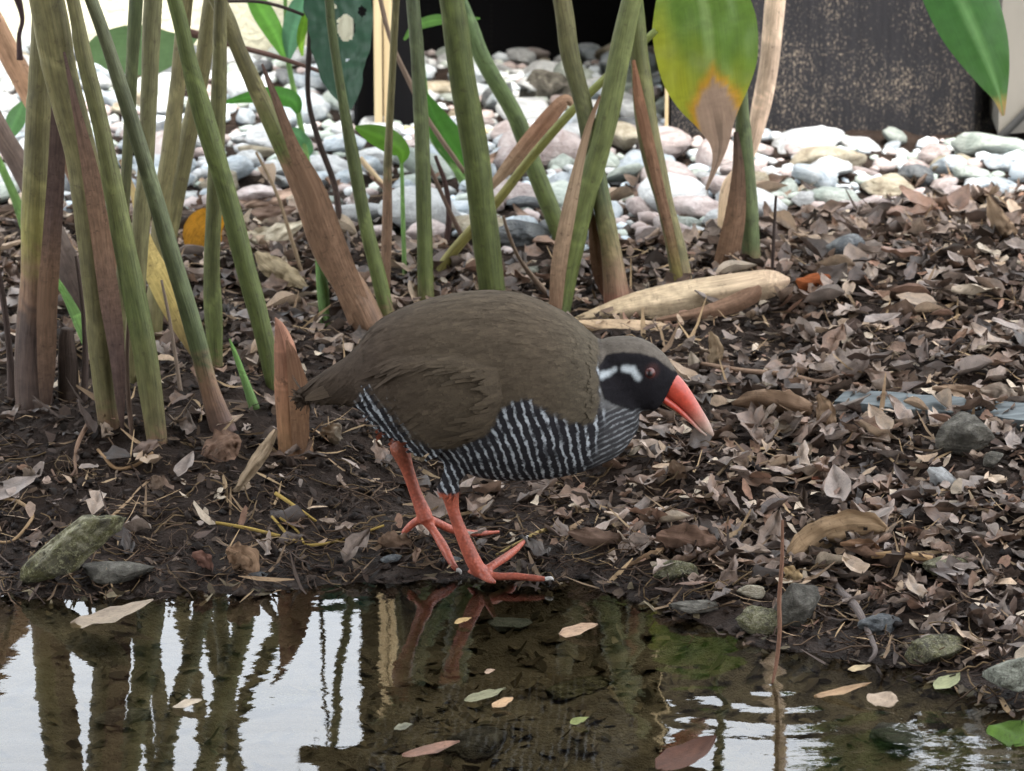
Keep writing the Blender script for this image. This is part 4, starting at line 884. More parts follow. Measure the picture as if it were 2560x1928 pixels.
strip('spotted_leaf', [(560, 548, 8), (530, 560, 46), (498, 590, 46), (476, 640, 8)], [(0, (0.55, 0.26, 0.02)), (1, (0.50, 0.24, 0.03))], ground(520, 650).y, None, 'dry', .1, 9, 16, 0, label='orange leaf with brown spots caught behind the upright stem', cat='leaf')
def vine(name, label, pts, c, Y=None, cat='twig', dY=0.0, mat='twig', lie=False, group=None, lift=0.004):
    if lie:
        P = []
        for px, py, wd in pts:
            p = ground(px, py); m = (p-Vector((0, 0, CAM_H))).length/FP; P.append((p.x, p.y, p.z+wd/2*m*.6+lift*random.random(), wd/2*m))
    else:
        if Y is None: Y = ground(pts[0][0], pts[0][1]).y
        P = []
        for k, (px, py, wd) in enumerate(pts):
            p = at(px, py, Y+dY*k/(len(pts)-1)); m = (p-Vector((0, 0, CAM_H))).length/FP; P.append((*p, wd/2*m))
    Q = catmull(P, 8*len(P)); v, f, uq = tube_geo([q[:3] for q in Q], [q[3] for q in Q], 7, lump=.25, seed=pts[0][0]*.01)
    o = mk(name, v, f, M[mat], tint=c, suv=uq); tag(o, label, cat, group); return o
vine('vine', 'thin grey-brown vine running down across the slim stems', [(1162, 432, 12), (1068, 295, 13), (1030, 218, 14), (979, 105, 12), (946, -20, 12)], (0.22, 0.16, 0.12), 3.7, 'vine')
vine('branch', 'brown bare branch crossing level through the clump before the wall', [(440, 75, 26), (500, 88, 22), (600, 118, 16), (700, 145, 13), (810, 182, 10)], (0.12, 0.07, 0.055), 3.85, 'branch')
vine('vine', 'thin dark vine arching above the grassy seedling', [(560, 3, 9), (640, 4, 9), (700, 16, 9), (760, 38, 9)], (0.06, 0.045, 0.04), 3.72, 'vine')
vine('dead_twig', 'dark dead twig hanging beside the orange-brown stalk', [(50, 150, 16), (48, 90, 12), (56, 45, 14), (40, -20, 24)], (0.07, 0.045, 0.045), 3.5)
vine('dead_twig', 'brown twig leaning from the seedling to the thick bright stem', [(1190, 655, 13), (1130, 540, 12), (1080, 430, 10), (1060, 380, 9)], (0.12, 0.08, 0.06), None)
vine('dead_twig', 'dark upright twig beside the yellow-green petiole', [(1106, 640, 16), (1122, 560, 15), (1116, 470, 12), (1088, 390, 9)], (0.06, 0.035, 0.03), None)
vine('dead_twig', 'reddish bent twig forking behind the bird\'s neck', [(1375, 745, 16), (1330, 690, 14), (1295, 640, 10), (1270, 580, 9), (1258, 540, 7)], (0.20, 0.14, 0.10), None)
vine('dead_twig', 'thin dark twig standing alone in the litter right of the stems', [(1930, 700, 9), (1934, 600, 9), (1940, 490, 7)], (0.05, 0.035, 0.03), None)
vine('dry_stalk', 'pale dry stalk lying level under the brown-streaked stem', [(1690, 586, 17), (1740, 584, 16), (1806, 583, 16)], (0.45, 0.32, 0.20), ground(1740, 600).y, 'stalk')
vine('dry_stalk', 'pale dry stalk slanting behind the slim green stem', [(962, 470, 14), (930, 430, 15), (900, 395, 15)], (0.5, 0.38, 0.24), ground(960, 490).y, 'stalk')
for i, (pts, lb) in enumerate((([(452, 985, 12), (440, 900, 10), (424, 800, 9), (404, 700, 7)], 'grey-brown thin dead stalk between the yellow sheath and the leaning dark stem'), ([(330, 1090, 14), (322, 1000, 12), (318, 900, 10), (322, 790, 8)], 'brown withered thin stalk between two green stem feet'), ([(210, 1010, 20), (214, 900, 16), (206, 760, 12), (190, 640, 8)], 'dark withered stalk beside the rotted stub'), ([(30, 1000, 26), (26, 900, 20), (10, 760, 16), (-20, 600, 14)], 'dark brown withered stalk outside the thick olive stem'), ([(760, 700, 10), (730, 600, 10), (690, 480, 9), (640, 380, 7)], 'thin tan dead stalk crossing behind the long leaning stem'))):
    vine('dead_stalk', lb, pts, [(0.16, 0.12, 0.09), (0.12, 0.08, 0.06), (0.06, 0.042, 0.035), (0.055, 0.038, 0.032), (0.26, 0.19, 0.12)][i], None, 'stalk', .02, 'dry')
# water-side twigs
vine('upright_twig', 'thin reddish straight twig standing in the water with its wavering reflection', [(1930, 1712, 6), (1941, 1660, 10), (1949, 1580, 11), (1948, 1500, 12), (1955, 1400, 10), (1956, 1300, 7)], (0.19, 0.10, 0.065), flat(1932, 1708).y, dY=.03)
vine('curved_twig', 'curved grey twig bending down into the water beside the blocky stone', [(2062, 1425, 12), (2096, 1480, 20), (2140, 1545, 21), (2172, 1600, 17), (2188, 1645, 12), (2170, 1664, 8)], (0.14, 0.115, 0.105), lie=True, lift=.006)
vine('level_twig', 'long thin level brown twig in the litter before the bird\'s bill', [(1740, 940, 8), (1840, 950, 13), (1960, 962, 13), (2050, 972, 12), (2095, 975, 6)], (0.24, 0.16, 0.11), lie=True, lift=.012)
vine('level_twig', 'thin bent twig with a pink leaf at its end', [(1790, 1195, 8), (1850, 1165, 9), (1950, 1180, 9), (2040, 1205, 8), (2090, 1220, 5)], (0.22, 0.16, 0.10), lie=True, lift=.008)
vine('broken_stick', 'short tan stick lying across the greenish mossy stone', [(2180, 1405, 16), (2240, 1412, 20), (2330, 1420, 17)], (0.32, 0.21, 0.11), lie=True, lift=.012)
for i, (pts, w2) in enumerate((([(540, 1325, 7), (620, 1332, 9), (700, 1348, 9)], 'straight'), ([(690, 1250, 11), (730, 1280, 10), (790, 1310, 8)], 'short thick'), ([(680, 1300, 7), (740, 1360, 9), (800, 1375, 8), (880, 1350, 8), (960, 1330, 6)], 'long looping'), ([(700, 1310, 6), (740, 1330, 7), (760, 1365, 6)], 'thin hooked'), ([(1240, 1400, 6), (1300, 1370, 7), (1345, 1345, 10), (1400, 1315, 7)], 'knotted'))):
    vine('root', f'{w2} yellow root on the mud by the bird\'s feet', pts, (0.36, 0.25, 0.07) if i < 4 else (0.30, 0.22, 0.09), lie=True, cat='root', lift=.006)
for i, pts in enumerate(([(-20, 1262, 8), (40, 1265, 9), (80, 1290, 9), (70, 1330, 8), (30, 1360, 8), (-20, 1370, 7)], [(245, 1130, 8), (262, 1165, 9), (290, 1182, 10), (340, 1172, 9), (382, 1145, 7)], [(220, 1075, 12), (196, 1120, 11), (188, 1160, 9), (196, 1210, 7)], [(130, 1190, 6), (150, 1210, 6), (180, 1200, 6), (190, 1180, 5)])):
    vine('root', ['pale curled root loop above the mossy slab', 'sagging tan root below the green stem', 'short upright bent root stub in the mud', 'tiny hooked rootlet in the mud'][i], pts, [(0.30, 0.20, 0.11), (0.27, 0.17, 0.09), (0.19, 0.12, 0.08), (0.16, 0.10, 0.07)][i], lie=True, cat='root', lift=.006)
# ---------------------------------------------------------------- leaf litter
# big curled dry leaf behind the bird's neck
YL = ground(1640, 815).y
o = strip('dry_leaf', [(1432, 800, 5), (1500, 792, 26), (1600, 768, 40), (1720, 745, 44), (1840, 725, 42), (1930, 708, 34), (1975, 700, 6)], [(0, (0.42, 0.32, 0.20)), (.5, (0.46, 0.36, 0.24)), (1, (0.40, 0.29, 0.20))], YL+.02, None, 'dry', .8, 11, 30, .02, -.5, label='large pale curled dry leaf lying behind the bird\'s neck', cat='leaf', seed=3)
strip('dry_leaf', [(1445, 806, 6), (1500, 820, 22), (1580, 826, 27), (1650, 830, 24), (1694, 838, 12)], [(0, (0.40, 0.29, 0.18)), (1, (0.42, 0.31, 0.21))], YL-.015, None, 'dry', .9, 9, 24, 0, -.3, label='narrow rolled dry leaf lying just above the bird\'s head', cat='leaf', seed=7)
strip('dry_leaf', [(1900, 715, 5), (1880, 738, 22), (1820, 765, 22), (1740, 785, 14), (1640, 800, 4)], [(0, (0.20, 0.12, 0.08)), (1, (0.24, 0.15, 0.10))], YL-.005, None, 'dry', .6, 7, 18, 0, label='dark brown underside strip beneath the large pale curled leaf', cat='leaf')
strip('dry_leaf', [(1690, 735, 4), (1780, 710, 10), (1860, 695, 10), (1930, 690, 4)], [(0, (0.30, 0.21, 0.13)), (1, (0.28, 0.2, 0.13))], YL+.05, None, 'dry', .5, 5, 14, 0, label='thin tan leaf rim above the large pale curled leaf', cat='leaf')
strip('rusty_leaf', [(1990, 700, 4), (2015, 710, 22), (2050, 705, 24), (2075, 690, 5)], [(0, (0.30, 0.09, 0.03)), (1, (0.26, 0.08, 0.03))], ground(2030, 735).y, None, 'dry', .4, 7, 12, label='small rusty red leaf at the end of the large curled leaf', cat='leaf')
for i, (pts, c, dy, lb) in enumerate((
  ([(790, 470, 6), (720, 490, 20), (650, 508, 22), (580, 520, 18), (500, 500, 5)], (0.46, 0.32, 0.24), 0, 'pinkish dry leaf lying along the front edge of the gravel behind the clump'),
  ([(760, 555, 5), (700, 585, 26), (640, 602, 30), (590, 590, 6)], (0.50, 0.44, 0.33), 0, 'pale cream rolled leaf beside the long leaning stem'),
  ([(740, 520, 4), (700, 530, 16), (640, 540, 18), (600, 550, 5)], (0.17, 0.11, 0.08), 0, 'dark curled leaf under the pinkish dry leaf'),
  ([(770, 720, 5), (720, 690, 26), (670, 660, 26), (640, 630, 6)], (0.30, 0.24, 0.15), 0, 'mottled tan leaf between two leaning stems'),
  ([(690, 1075, 6), (664, 1120, 16), (630, 1170, 16), (596, 1220, 9), (560, 1250, 3)], (0.27, 0.20, 0.13), 0, 'long pale torn leaf strip slanting down from the sheathed stub'),
  ([(600, 1095, 10), (570, 1110, 40), (530, 1130, 30), (500, 1150, 4)], (0.18, 0.11, 0.075), 0, 'torn brown sheath flap at the foot of the leaning dark stem'),
  ([(395, 1105, 8), (360, 1120, 16), (320, 1150, 4)], (0.14, 0.10, 0.08), 0, 'small grey-brown leaf flap at the foot of the green stem'),
  ([(2046, 985, 4), (2062, 1020, 22), (2066, 1060, 24), (2058, 1090, 8)], (0.32, 0.22, 0.14), 0, 'upright oval tan leaf standing before the slate board'),
  ([(1830, 1010, 4), (1890, 1000, 26), (1970, 1015, 34), (2030, 1030, 22)], (0.17, 0.11, 0.07), 0, 'broad rolled brown bark piece left of the upright oval leaf'),
  ([(1880, 966, 4), (1910, 972, 16), (1955, 974, 6)], (0.50, 0.44, 0.35), 0, 'small whitish leaf chip under the level twig'),
  ([(2030, 1195, 4), (2060, 1205, 12), (2095, 1218, 3)], (0.42, 0.18, 0.12), .004, 'narrow pink leaf at the tip of the thin bent twig'),
  ([(1975, 1405, 6), (2000, 1370, 30), (2050, 1335, 36), (2110, 1315, 36), (2170, 1312, 34), (2215, 1325, 8)], (0.36, 0.25, 0.15), .0, 'large curled tan leaf with dark holes above the blocky stone'),
  ([(2100, 1360, 4), (2150, 1365, 20), (2185, 1380, 18), (2130, 1405, 5)], (0.25, 0.15, 0.09), .0, 'brown leaf scrap hanging under the large curled tan leaf'),
  ([(1960, 1420, 4), (1975, 1430, 18), (1985, 1450, 20), (1978, 1470, 3)], (0.46, 0.33, 0.18), .0, 'small pointed tan leaf tip beside the upright twig'),
  ([(1640, 1340, 6), (1690, 1345, 34), (1750, 1360, 40), (1805, 1375, 10)], (0.20, 0.125, 0.09), .0, 'broad brown leaf with a scalloped edge above the mossy stone'),
  ([(1420, 1330, 4), (1480, 1345, 26), (1550, 1358, 24), (1610, 1345, 4)], (0.21, 0.14, 0.105), .0, 'boat-shaped brown leaf right of the bird\'s feet'),
  ([(1560, 1420, 4), (1600, 1405, 12), (1640, 1385, 12), (1660, 1370, 3)], (0.26, 0.17, 0.10), .0, 'narrow tan leaf standing beside the scalloped brown leaf'),
  ([(945, 1350, 6), (970, 1355, 26), (1010, 1365, 26), (1040, 1375, 4)], (0.24, 0.16, 0.11), .0, 'tan leaf lying under the bird\'s raised rear toe'),
  ([(480, 1385, 5), (505, 1395, 18), (520, 1420, 14), (510, 1440, 4)], (0.24, 0.13, 0.10), .0, 'small pinkish crumpled leaf at the water edge'),
  ([(565, 1375, 6), (590, 1385, 30), (620, 1410, 34), (610, 1445, 10)], (0.34, 0.22, 0.14), .0, 'crumpled tan leaf at the water edge beside the yellow roots'),
  ([(380, 1190, 4), (390, 1205, 20), (388, 1225, 16), (382, 1240, 3)], (0.21, 0.15, 0.11), .0, 'small grey pointed leaf below the green stem\'s foot'),
  ([(60, 1170, 4), (72, 1190, 15), (80, 1210, 4)], (0.34, 0.27, 0.21), .0, 'small pale leaf chip in the mud above the root loop'),
  ([(1680, 1150, 4), (1690, 1175, 22), (1700, 1200, 18), (1690, 1215, 4)], (0.23, 0.16, 0.11), .0, 'upright brown leaf below the bird\'s bill'),
  ([(2470, 490, 5), (2500, 560, 28), (2520, 585, 24), (2528, 610, 4)], (0.42, 0.30, 0.20), .0, 'light tan leaf tilted up on the leaf mound'),
  ([(2170, 870, 5), (2140, 905, 40), (2090, 925, 44), (2030, 930, 8)], (0.26, 0.21, 0.18), .0, 'wide grey-brown lobed leaf above the slate board'),
  ([(1690, 760, 5), (1640, 775, 5), (1560, 790, 4)], (0.2, 0.15, 0.1), .01, 'thin dry rib between the two curled leaves'),
  ([(1775, 830, 5), (1790, 870, 18), (1785, 905, 16), (1775, 925, 4)], (0.30, 0.22, 0.14), .0, 'upright narrow leaf behind the bird\'s bill'),
  ([(2330, 970, 5), (2390, 975, 14), (2450, 985, 14), (2460, 1000, 4)], (0.40, 0.28, 0.19), .0, 'narrow peach leaf on top of the slate board'),
  ([(2450, 975, 5), (2490, 985, 30), (2525, 1000, 26), (2540, 1010, 4)], (0.38, 0.31, 0.25), .0, 'pale ragged leaf at the far end of the slate board'),
  ([(880, 990, 6), (850, 1000, 18), (830, 1015, 8)], (0.46, 0.40, 0.30), .0, 'whitish curled leaf lying under the bird\'s tail'),
  ([(850, 1060, 6), (830, 1085, 28), (820, 1110, 18)], (0.36, 0.31, 0.24), .0, 'pale mottled leaf scrap below the bird\'s tail'),
  ([(1075, 1150, 6), (1055, 1135, 20), (1035, 1125, 20), (1030, 1110, 4)], (0.34, 0.26, 0.17), .0, 'tan leaf seen between the bird\'s leg and belly'))):
    Yg = min(ground(p[0], p[1]+p[2]*.6).y for p in pts)
    if 'bark' in lb: strip('bark_piece', pts, [(0, c), (1, c)], Yg+dy, None, 'dry', .8, 7, 18, 0, .5, label=lb, cat='bark', rag=.35, crum=.5, seed=i*1.7, thick=.001)
    else: strip('dry_leaf', pts, [(0, c), (.5, tuple(q*.85 for q in c)), (1, c)], Yg+dy, None, 'dry', .5, 11, 26, .012, .8, label=lb, cat='leaf', rag=.38, crum=.55, seed=i*1.7, holes=((2125, 1335, 16, 12), (2060, 1352, 9, 7), (2160, 1322, 7, 6)) if 'dark holes' in lb else ())
# white scrap
strip('white_scrap', [(2320, 1172, 5), (2345, 1190, 24), (2375, 1215, 24), (2395, 1235, 10)], [(0, (0.6, 0.62, 0.62)), (1, (0.72, 0.74, 0.75))], ground(2360, 1235).y, None, 'dry', .5, 7, 12, .01, .6, label='torn whitish scrap lying below the grey stone lump', cat='scrap', rag=.5, seed=2)
# slate board lying in the litter
pa, pb = ground(2085, 1030), ground(2640, 1085)
ax = (pb-pa).normalized(); ay = Vector((-ax.y, ax.x, 0)).normalized(); Vv = []
for t in np.linspace(0, 1, 14):
    c = pa.lerp(pb, t)+Vector((0, 0, .009)); wv_ = .034*(0.55+.45*min(1, t*4)); zz = .0015*mn.noise((t*5, 0, 0))
    for (a, b) in ((0, 0), (1, 0.004), (1, -.006), (0, -.010)): Vv.append(c+ay*(wv_*a+.004*mn.noise((t*8, a, 1)))+Vector((0, 0, b+zz)))
Fs = grid_faces(14, 4, True)+[(3, 2, 1, 0), (52, 53, 54, 55)]
o = mk('slate_board', Vv, Fs, M['slate_board'], smooth=False); tag(o, 'blue-grey weathered slate board half buried in leaf litter', 'board')
# floating leaves and bits on the pond
for i, (px, py, l, wd, rz, c, lb) in enumerate(((285, 1555, 215, 50, .18, (0.30, 0.24, 0.18), 'pale pointed dead leaf floating in front of the mossy slab'), (1448, 1588, 100, 34, .1, (0.44, 0.30, 0.20), 'curled tan leaf floating below the breast of the bird'), (1215, 1752, 110, 26, .15, (0.24, 0.23, 0.14), 'olive narrow leaf floating beside a peach chip'),
        (1258, 1768, 60, 22, .5, (0.50, 0.33, 0.19), 'peach leaf chip floating against the olive narrow leaf'), (470, 1772, 78, 24, -.1, (0.40, 0.33, 0.25), 'small pale leaf floating among the stem reflections'), (1080, 1890, 150, 34, -.03, (0.30, 0.17, 0.12), 'reddish brown wet leaf floating at the bottom of the reflections'), (1225, 1688, 28, 14, .1, (0.50, 0.35, 0.25), 'tiny peach chip floating among the grey reflections'),
        (1158, 1562, 46, 16, .2, (0.38, 0.26, 0.12), 'tiny orange chip floating on the leg reflection'), (2150, 1682, 62, 22, -.3, (0.48, 0.37, 0.22), 'pale yellow chip floating near the right shore'), (2110, 1742, 150, 22, -.06, (0.40, 0.26, 0.15), 'long tan leaf sliver at the ripple edge'), (2210, 1760, 70, 40, .9, (0.44, 0.34, 0.25), 'cream triangular leaf chip at the right shore'), (2370, 1716, 90, 26, .7, (0.28, 0.29, 0.16), 'pale green leaf sliver by the right shore'), (1450, 1812, 50, 20, .2, (0.20, 0.22, 0.08), 'small olive leaf under the grey reflections'), (1010, 1828, 50, 22, 0, (0.24, 0.23, 0.16), 'small grey-green leaf below the bright reflection'), (1720, 1905, 190, 50, .6, (0.10, 0.05, 0.035), 'large rust-brown leaf floating in the bright reflection'), (2540, 1850, 110, 60, 1.2, (0.07, 0.13, 0.02), 'bright green leaf floating at the right end of the pond'))):
    p = flat(px, py); m = (p-Vector((0, 0, CAM_H))).length/FP
    v, f, uq = leaf_geo(l*m, wd*m*2.2, .35, .08, .10, 0, 9, 5, seed=i*1.3, ragged=.2); v = [(a-l*m/2, b, c_) for a, b, c_ in v]
    o = put('floating_leaf', mesh_data('floating_leaf', v, f, M['litter'], tint=c, suv=uq), (p.x, p.y, .0022)); o.rotation_euler = (.02, -.12, rz); tag(o, lb, 'leaf')
# loose dead leaves, one by one
PAL = [('grey-brown', (0.26, 0.21, 0.18)), ('tan', (0.36, 0.265, 0.185)), ('dark brown', (0.09, 0.062, 0.05)), ('reddish brown', (0.22, 0.13, 0.09)), ('pale buff', (0.46, 0.38, 0.29)), ('mid brown', (0.19, 0.135, 0.10))]
SHP = [('curled', (.45, .3, .18)), ('flat', (.08, .10, .16)), ('folded', (.2, .7, .12)), ('ragged', (.25, .2, .32))]
LM = {}
for ci, (cn, c) in enumerate(PAL):
    for si, (sn, (cu, fo, wa)) in enumerate(SHP):
        v, f, uq = leaf_geo(1.0, .46 if si != 2 else .40, cu*2.2, fo, wa, .5*(si == 3), 8, 5, seed=ci*5+si*1.9, side=.12*(ci % 3-1), ragged=.5 if si == 3 else .12)
        v = [(a-.5, b, z) for a, b, z in v]; uq = [(a*.06, b*.06, 0) for a, b, _ in uq]
        tt = [tuple(q*(1-.25*(abs((k % 5)-2) == 0)) for q in c) for k in range(len(v))]
        LM[(ci, si)] = mesh_data('dead_leaf', v, f, M['litter_wet'], tint=tt, suv=uq)
def leafy(x, y):
    """how thick the litter lies: thin on the left mud, thick on the right mound"""
    s = y-shore_y(x); a = sm(.01, .12, s); b = .14+.86*sm(-.10, .14, x)+.6*sm(.38, .62, s)
    return min(1, a*b)
LEAF_LM = [(*ground(a, b)[:2], t) for a, b, t in ((2300, 1000, 'on the slate board'), (1700, 1080, 'under the bird\'s bill'), (1650, 880, 'above the bird\'s head'), (1700, 790, 'under the large pale curled leaf'), (1990, 720, 'beside the rusty leaf'), (740, 1150, 'at the foot of the sheathed stub'), (180, 1330, 'above the mossy slab'), (1950, 1330, 'beside the upright straight twig'), (2420, 1150, 'beside the grey stone lump'), (2120, 640, 'beside the smooth grey cobble'),
    (1930, 650, 'by the thin dark standing twig'), (2300, 560, 'on the leaf mound'), (2500, 620, 'by the tilted tan leaf'), (2350, 760, 'below the leaf mound'), (2100, 850, 'above the wide lobed leaf'), (1900, 970, 'along the level twig'), (2480, 880, 'above the end of the slate board'), (2050, 1150, 'by the pointed stone chip'), (2100, 1270, 'above the large holed leaf'), (2380, 1330, 'by the greenish mossy stone'), (1700, 1350, 'by the scalloped brown leaf'), (1500, 1330, 'by the boat-shaped leaf'), (1500, 1180, 'below the bird\'s breast'),
    (1250, 1300, 'between the bird\'s legs and the boat-shaped leaf'), (1000, 1200, 'behind the bird\'s legs'), (900, 1330, 'by the looping yellow root'), (600, 1230, 'by the torn leaf strip'), (380, 1150, 'at the foot of the green stem'), (300, 1300, 'by the sagging tan root'), (850, 1000, 'under the bird\'s tail'), (800, 850, 'by the long brown stem\'s foot'), (660, 700, 'by the mottled tan leaf'), (640, 600, 'by the cream rolled leaf'), (480, 700, 'by the yellow sheath strip'), (200, 700, 'by the grey-brown leaning stalk'), (40, 800, 'by the thick olive stem\'s foot'),
    (1000, 700, 'by the bright seedling\'s foot'), (1150, 680, 'by the petiole\'s foot'), (1320, 700, 'by the pale greenish flat rock'), (1480, 720, 'at the feet of the crossing stems'), (1640, 680, 'between the red-footed and brown-streaked stems'), (1780, 620, 'by the level dry stalk'), (1850, 720, 'at the dark green stem\'s foot'), (2000, 1560, 'by the upright blocky stone'), (2300, 1560, 'by the low wet stone'))]
placed = 0; tries = 0
while placed < 290 and tries < 20000:
    tries += 1; x = random.uniform(-.50, .56); y = random.uniform(2.62, 3.95)
    if random.random() > leafy(x, y): continue
    if gravel_zone(x, y) and random.random() > .25: continue
    u_, v_ = proj((x, y, gh(x, y)))
    if not (-20 < u_ < 2580 and v_ < 1800): continue
    if 1430 < u_ < 1760 and 730 < v_ < 900: continue
    if 940 < u_ < 1420 and 1180 < v_ < 1460 and random.random() < .6: continue
    ci = random.choices(range(6), (.26, .2, .16, .12, .09, .17))[0]; si = random.randrange(4)
    l = random.uniform(.018, .048)*(1.1 if y > 3.3 else .9)
    o = put('dead_leaf', LM[(ci, si)], (x, y, gh(x, y)+.002+random.uniform(0, .006)+l*.06))
    o.scale = (l, l*random.uniform(.7, 1.15), l); o.rotation_euler = (random.gauss(0, .25), random.gauss(.03, .22), random.uniform(0, 6.28)); placed += 1
    side_ = near(x, y, LEAF_LM) if True else 'on the mud by the water' if y-shore_y(x) < .22 else ('on the gravel edge' if gravel_zone(x, y) else ('among the litter right of the stems' if x > .12 else 'among the feet of the ginger stems'))
    tag(o, f'{PAL[ci][0]} {SHP[si][0]} dead leaf {side_}', 'dead leaf', f'{PAL[ci][0]} {SHP[si][0]} dead leaves {side_}')
# fine litter: uncountable scraps, one mesh
def scraps(name, N, lo, hi, wf, pal, label, dens, seed, zup=.004, cat='litter'):
    rs = np.random.default_rng(seed); V = []; T = []; U = []; n = 0; F = []
    while n < N:
        x = rs.uniform(-.85, .85); y = rs.uniform(2.5, 3.98)
        if rs.random() > dens(x, y): continue
        l = rs.uniform(lo, hi); wd = l*wf*rs.uniform(.6, 1.4); az = rs.uniform(0, 6.28); tl = rs.normal(0, .45); rl = rs.normal(0, .6); cu = rs.normal(0, .35)
        c = np.array(pal[rs.integers(len(pal))])*rs.uniform(.6, 1.3); z = gh(x, y)+rs.uniform(.0, zup)
        ca, sa = cos(az), sin(az); b = len(V)
        for k, (t, q) in enumerate(((-.5, .35), (-.17, .9), (.17, 1.0), (.5, .25))):
            for s in (-1, 1):
                lx = l*t; ly = wd*.5*q*s*rs.uniform(.6, 1.2); lz = l*(t*math.tan(max(-1, min(1, tl)))*.6+cu*t*t*1.6)+s*ly*rl*s*.7
                V.append((x+ca*lx-sa*ly, y+sa*lx+ca*ly, z+max(lz, -.004))); T.append(c); U.append((s*.4+n*.37, t*2+n*.11, 0))
        F += [(b, b+1, b+3, b+2), (b+2, b+3, b+5, b+4), (b+4, b+5, b+7, b+6)]; n += 1
    o = mk(name, V, F, M['litter'], loc=(0, 0, 0), tint=np.array(T), suv=U); tag(o, label, cat, kind='stuff'); return o
PALL = [c for _, c in PAL]; DK = [(0.036, 0.025, 0.02), (0.055, 0.037, 0.028), (0.085, 0.058, 0.042), (0.026, 0.019, 0.015), (0.12, 0.083, 0.058)]
def dens_leaf(x, y): return leafy(x, y)*(0.12 if gravel_zone(x, y) else 1)
def dens_mud(x, y):
    s = y-shore_y(x); return (0.0 if s < -.02 else 1)*(0.1 if gravel_zone(x, y) else 1)
scraps('leaf_scraps', 6000, .006, .020, .5, [tuple(q*1.05 for q in c) for c in PALL], 'brown broken leaf scraps covering the bank', dens_leaf, 1, .008)
scraps('mud_crumbs', 12000, .004, .012, .5, DK, 'dark crumbs of bark and rotten leaf on the mud', dens_mud, 2, .004)
scraps('fibre_bits', 5000, .012, .045, .07, [(0.14, 0.095, 0.06), (0.22, 0.15, 0.09), (0.30, 0.21, 0.12), (0.07, 0.05, 0.04)], 'thin rootlets and straw fibres strewn over the bank', dens_mud, 3, .006)
LPAL = [tuple(q*k for q, k in zip(c, (.84, .78, .73))) for c in ((0.40, 0.325, 0.28), (0.47, 0.385, 0.315), (0.27, 0.20, 0.16), (0.12, 0.085, 0.068), (0.29, 0.205, 0.155), (0.31, 0.21, 0.155), (0.075, 0.055, 0.045), (0.36, 0.30, 0.26), (0.10, 0.075, 0.06))]
def leaf_mass(name, N, lo, hi, pal, label, dens, seed, tilt=.3, mat='litter'):
    rs = np.random.default_rng(seed); V = []; T = []; U = []; F = []; n = 0
    proto = [leaf_geo(1, .5, rs.uniform(-.6, 1.2), rs.uniform(-.2, .5), rs.uniform(.2, .6), rs.normal(0, .6), 7, 5, seed=k*2.3, side=rs.normal(0, .2), ragged=.7) for k in range(14)]
    while n < N:
        x = rs.uniform(-.8, .8); y = rs.uniform(2.6, 3.98)
        if rs.random() > dens(x, y): continue
        u_, v_ = proj((x, y, gh(x, y)))
        if 1400 < u_ < 1960 and 745 < v_ < 900: continue
        v, f, uq = proto[rs.integers(14)]; l = rs.uniform(lo, hi); R = Matrix.Rotation(rs.uniform(0, 6.28), 3, 'Z') @ Matrix.Rotation(rs.normal(0, tilt), 3, 'Y') @ Matrix.Rotation(rs.normal(0, tilt*1.2), 3, 'X')
        c = np.array(pal[rs.integers(len(pal))])*rs.uniform(.55, 1.25); b = len(V); z = gh(x, y)+rs.uniform(.001, .008); sy = rs.uniform(.6, 1.2)
        for q in v:
            w_ = R @ Vector(((q[0]-.5)*l, q[1]*l*sy, q[2]*l)); V.append((x+w_.x, y+w_.y, max(z+w_.z, gh(x, y)-.004))); T.append(c)
        U += [(q[0]*.06+n*.37, q[1]*.06, 0) for q in uq]; F += [tuple(i+b for i in t) for t in f]; n += 1
    o = mk(name, V, F, M[mat], loc=(0, 0, 0), tint=np.array(T), suv=U); tag(o, label, 'litter', kind='stuff')
leaf_mass('leaf_litter', 2600, .008, .020, LPAL, 'small brown leaf bits lying thick on the bank', dens_leaf, 12, .35, 'litter')
leaf_mass('matted_leaves', 2600, .017, .040, LPAL, 'matted wet brown leaves lying flat on the bank', dens_leaf, 9, .16, 'litter_wet')
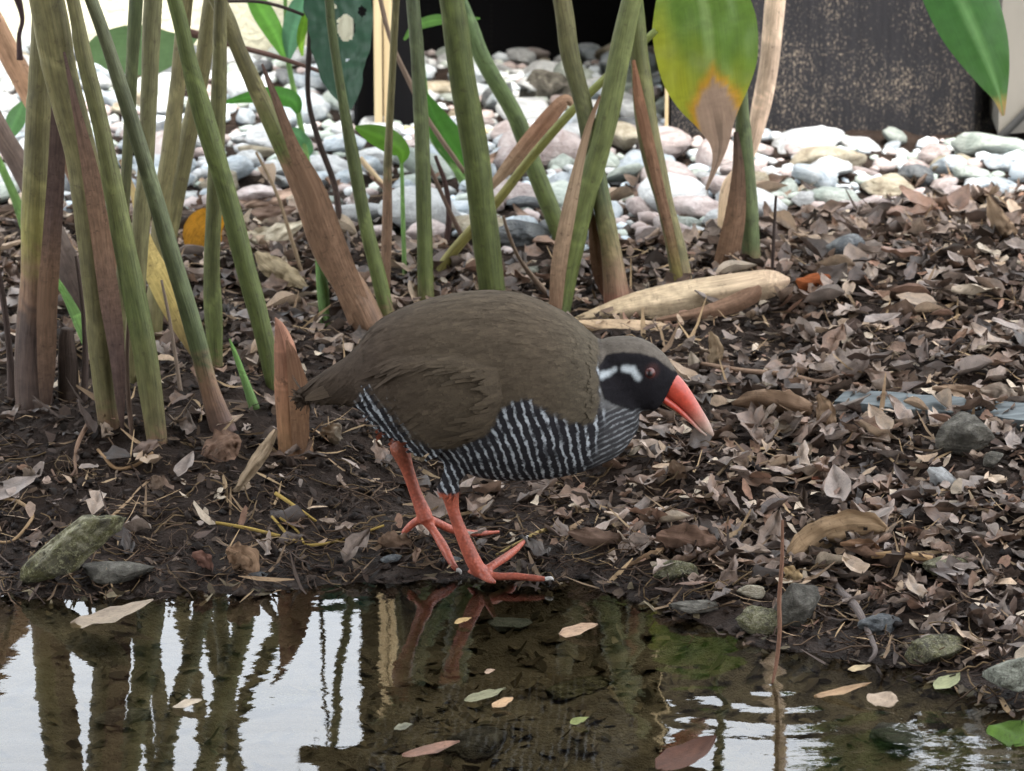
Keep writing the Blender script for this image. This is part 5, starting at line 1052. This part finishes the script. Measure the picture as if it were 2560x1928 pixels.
# clods of soil and matted rootlets
def clods(name, N, lo, hi, pal, label, dens, seed):
    rs = np.random.default_rng(seed); O = np.array([(1, 0, 0), (-1, 0, 0), (0, 1, 0), (0, -1, 0), (0, 0, 1), (0, 0, -1)], float); OF = [(0, 2, 4), (2, 1, 4), (1, 3, 4), (3, 0, 4), (2, 0, 5), (1, 2, 5), (3, 1, 5), (0, 3, 5)]
    V = []; F = []; T = []; n = 0
    while n < N:
        x = rs.uniform(-.8, .8); y = rs.uniform(2.55, 3.95)
        if rs.random() > dens(x, y): continue
        r = lo+(hi-lo)*rs.random()**3; q = O*rs.uniform(.5, 1.3, (6, 3))+rs.normal(0, .2, (6, 3)); b = len(V); V += list(q*r*np.array([1, 1, .7])+np.array([x, y, gh(x, y)+r*.3])); F += [tuple(i+b for i in t) for t in OF]; T += [np.array(pal[rs.integers(len(pal))])*rs.uniform(.6, 1.3)]*6; n += 1
    U = [(i*.31, i*.17, 0) for i in range(len(V))]
    o = mk(name, V, F, M['litter'], loc=(0, 0, 0), tint=np.array(T), suv=U); tag(o, label, 'soil', kind='stuff')
clods('soil_clods', 16000, .0012, .0060, [(0.026, 0.018, 0.014), (0.042, 0.029, 0.022), (0.018, 0.013, 0.011), (0.062, 0.043, 0.033)], 'dark crumbly clods of soil on the bank', dens_mud, 21)
def rootmat(N, seed):
    rs = np.random.default_rng(seed); V = []; F = []; T = []
    for _ in range(N):
        x = rs.uniform(-.62, .35) if rs.random() < .7 else rs.uniform(-.62, .7); y = shore_y(x)+abs(rs.normal(0, .13))+.01; a = rs.uniform(0, 6.28); r = rs.uniform(.0003, .0008); st_ = rs.uniform(.004, .009); P = []; cv = rs.normal(0, .35)
        z = .001
        for k in range(7):
            P.append((x, y, gh(x, y)+z+.0015)); x += cos(a)*st_; y += sin(a)*st_; a += cv+rs.normal(0, .35); z = max(0, z+rs.normal(0, .002))
        v, f, _u = tube_geo(P, [r]*7, 3, False); b = len(V); V += v; F += [tuple(i+b for i in t) for t in f]; c = np.array([(0.11, 0.07, 0.048), (0.17, 0.11, 0.07), (0.07, 0.045, 0.034), (0.22, 0.15, 0.08)][rs.integers(4)])*rs.uniform(.7, 1.1); T += [c]*len(v)
    U = [(i*.31, i*.17, 0) for i in range(len(V))]; o = mk('root_mat', V, F, M['litter'], loc=(0, 0, 0), tint=np.array(T), suv=U); tag(o, 'matted thin rootlets over the mud by the water', 'roots', kind='stuff')
rootmat(1000, 31)
# debris on the pond bed
def dens_bed(x, y): s = y-shore_y(x); return 1.0 if -.5 < s < .01 else 0
scraps('pond_bed_debris', 1500, .005, .018, .4, [(0.09, 0.07, 0.045), (0.13, 0.105, 0.065), (0.17, 0.14, 0.09), (0.07, 0.06, 0.035)], 'sunken leaf debris on the bed of the pond', dens_bed, 4, .004)
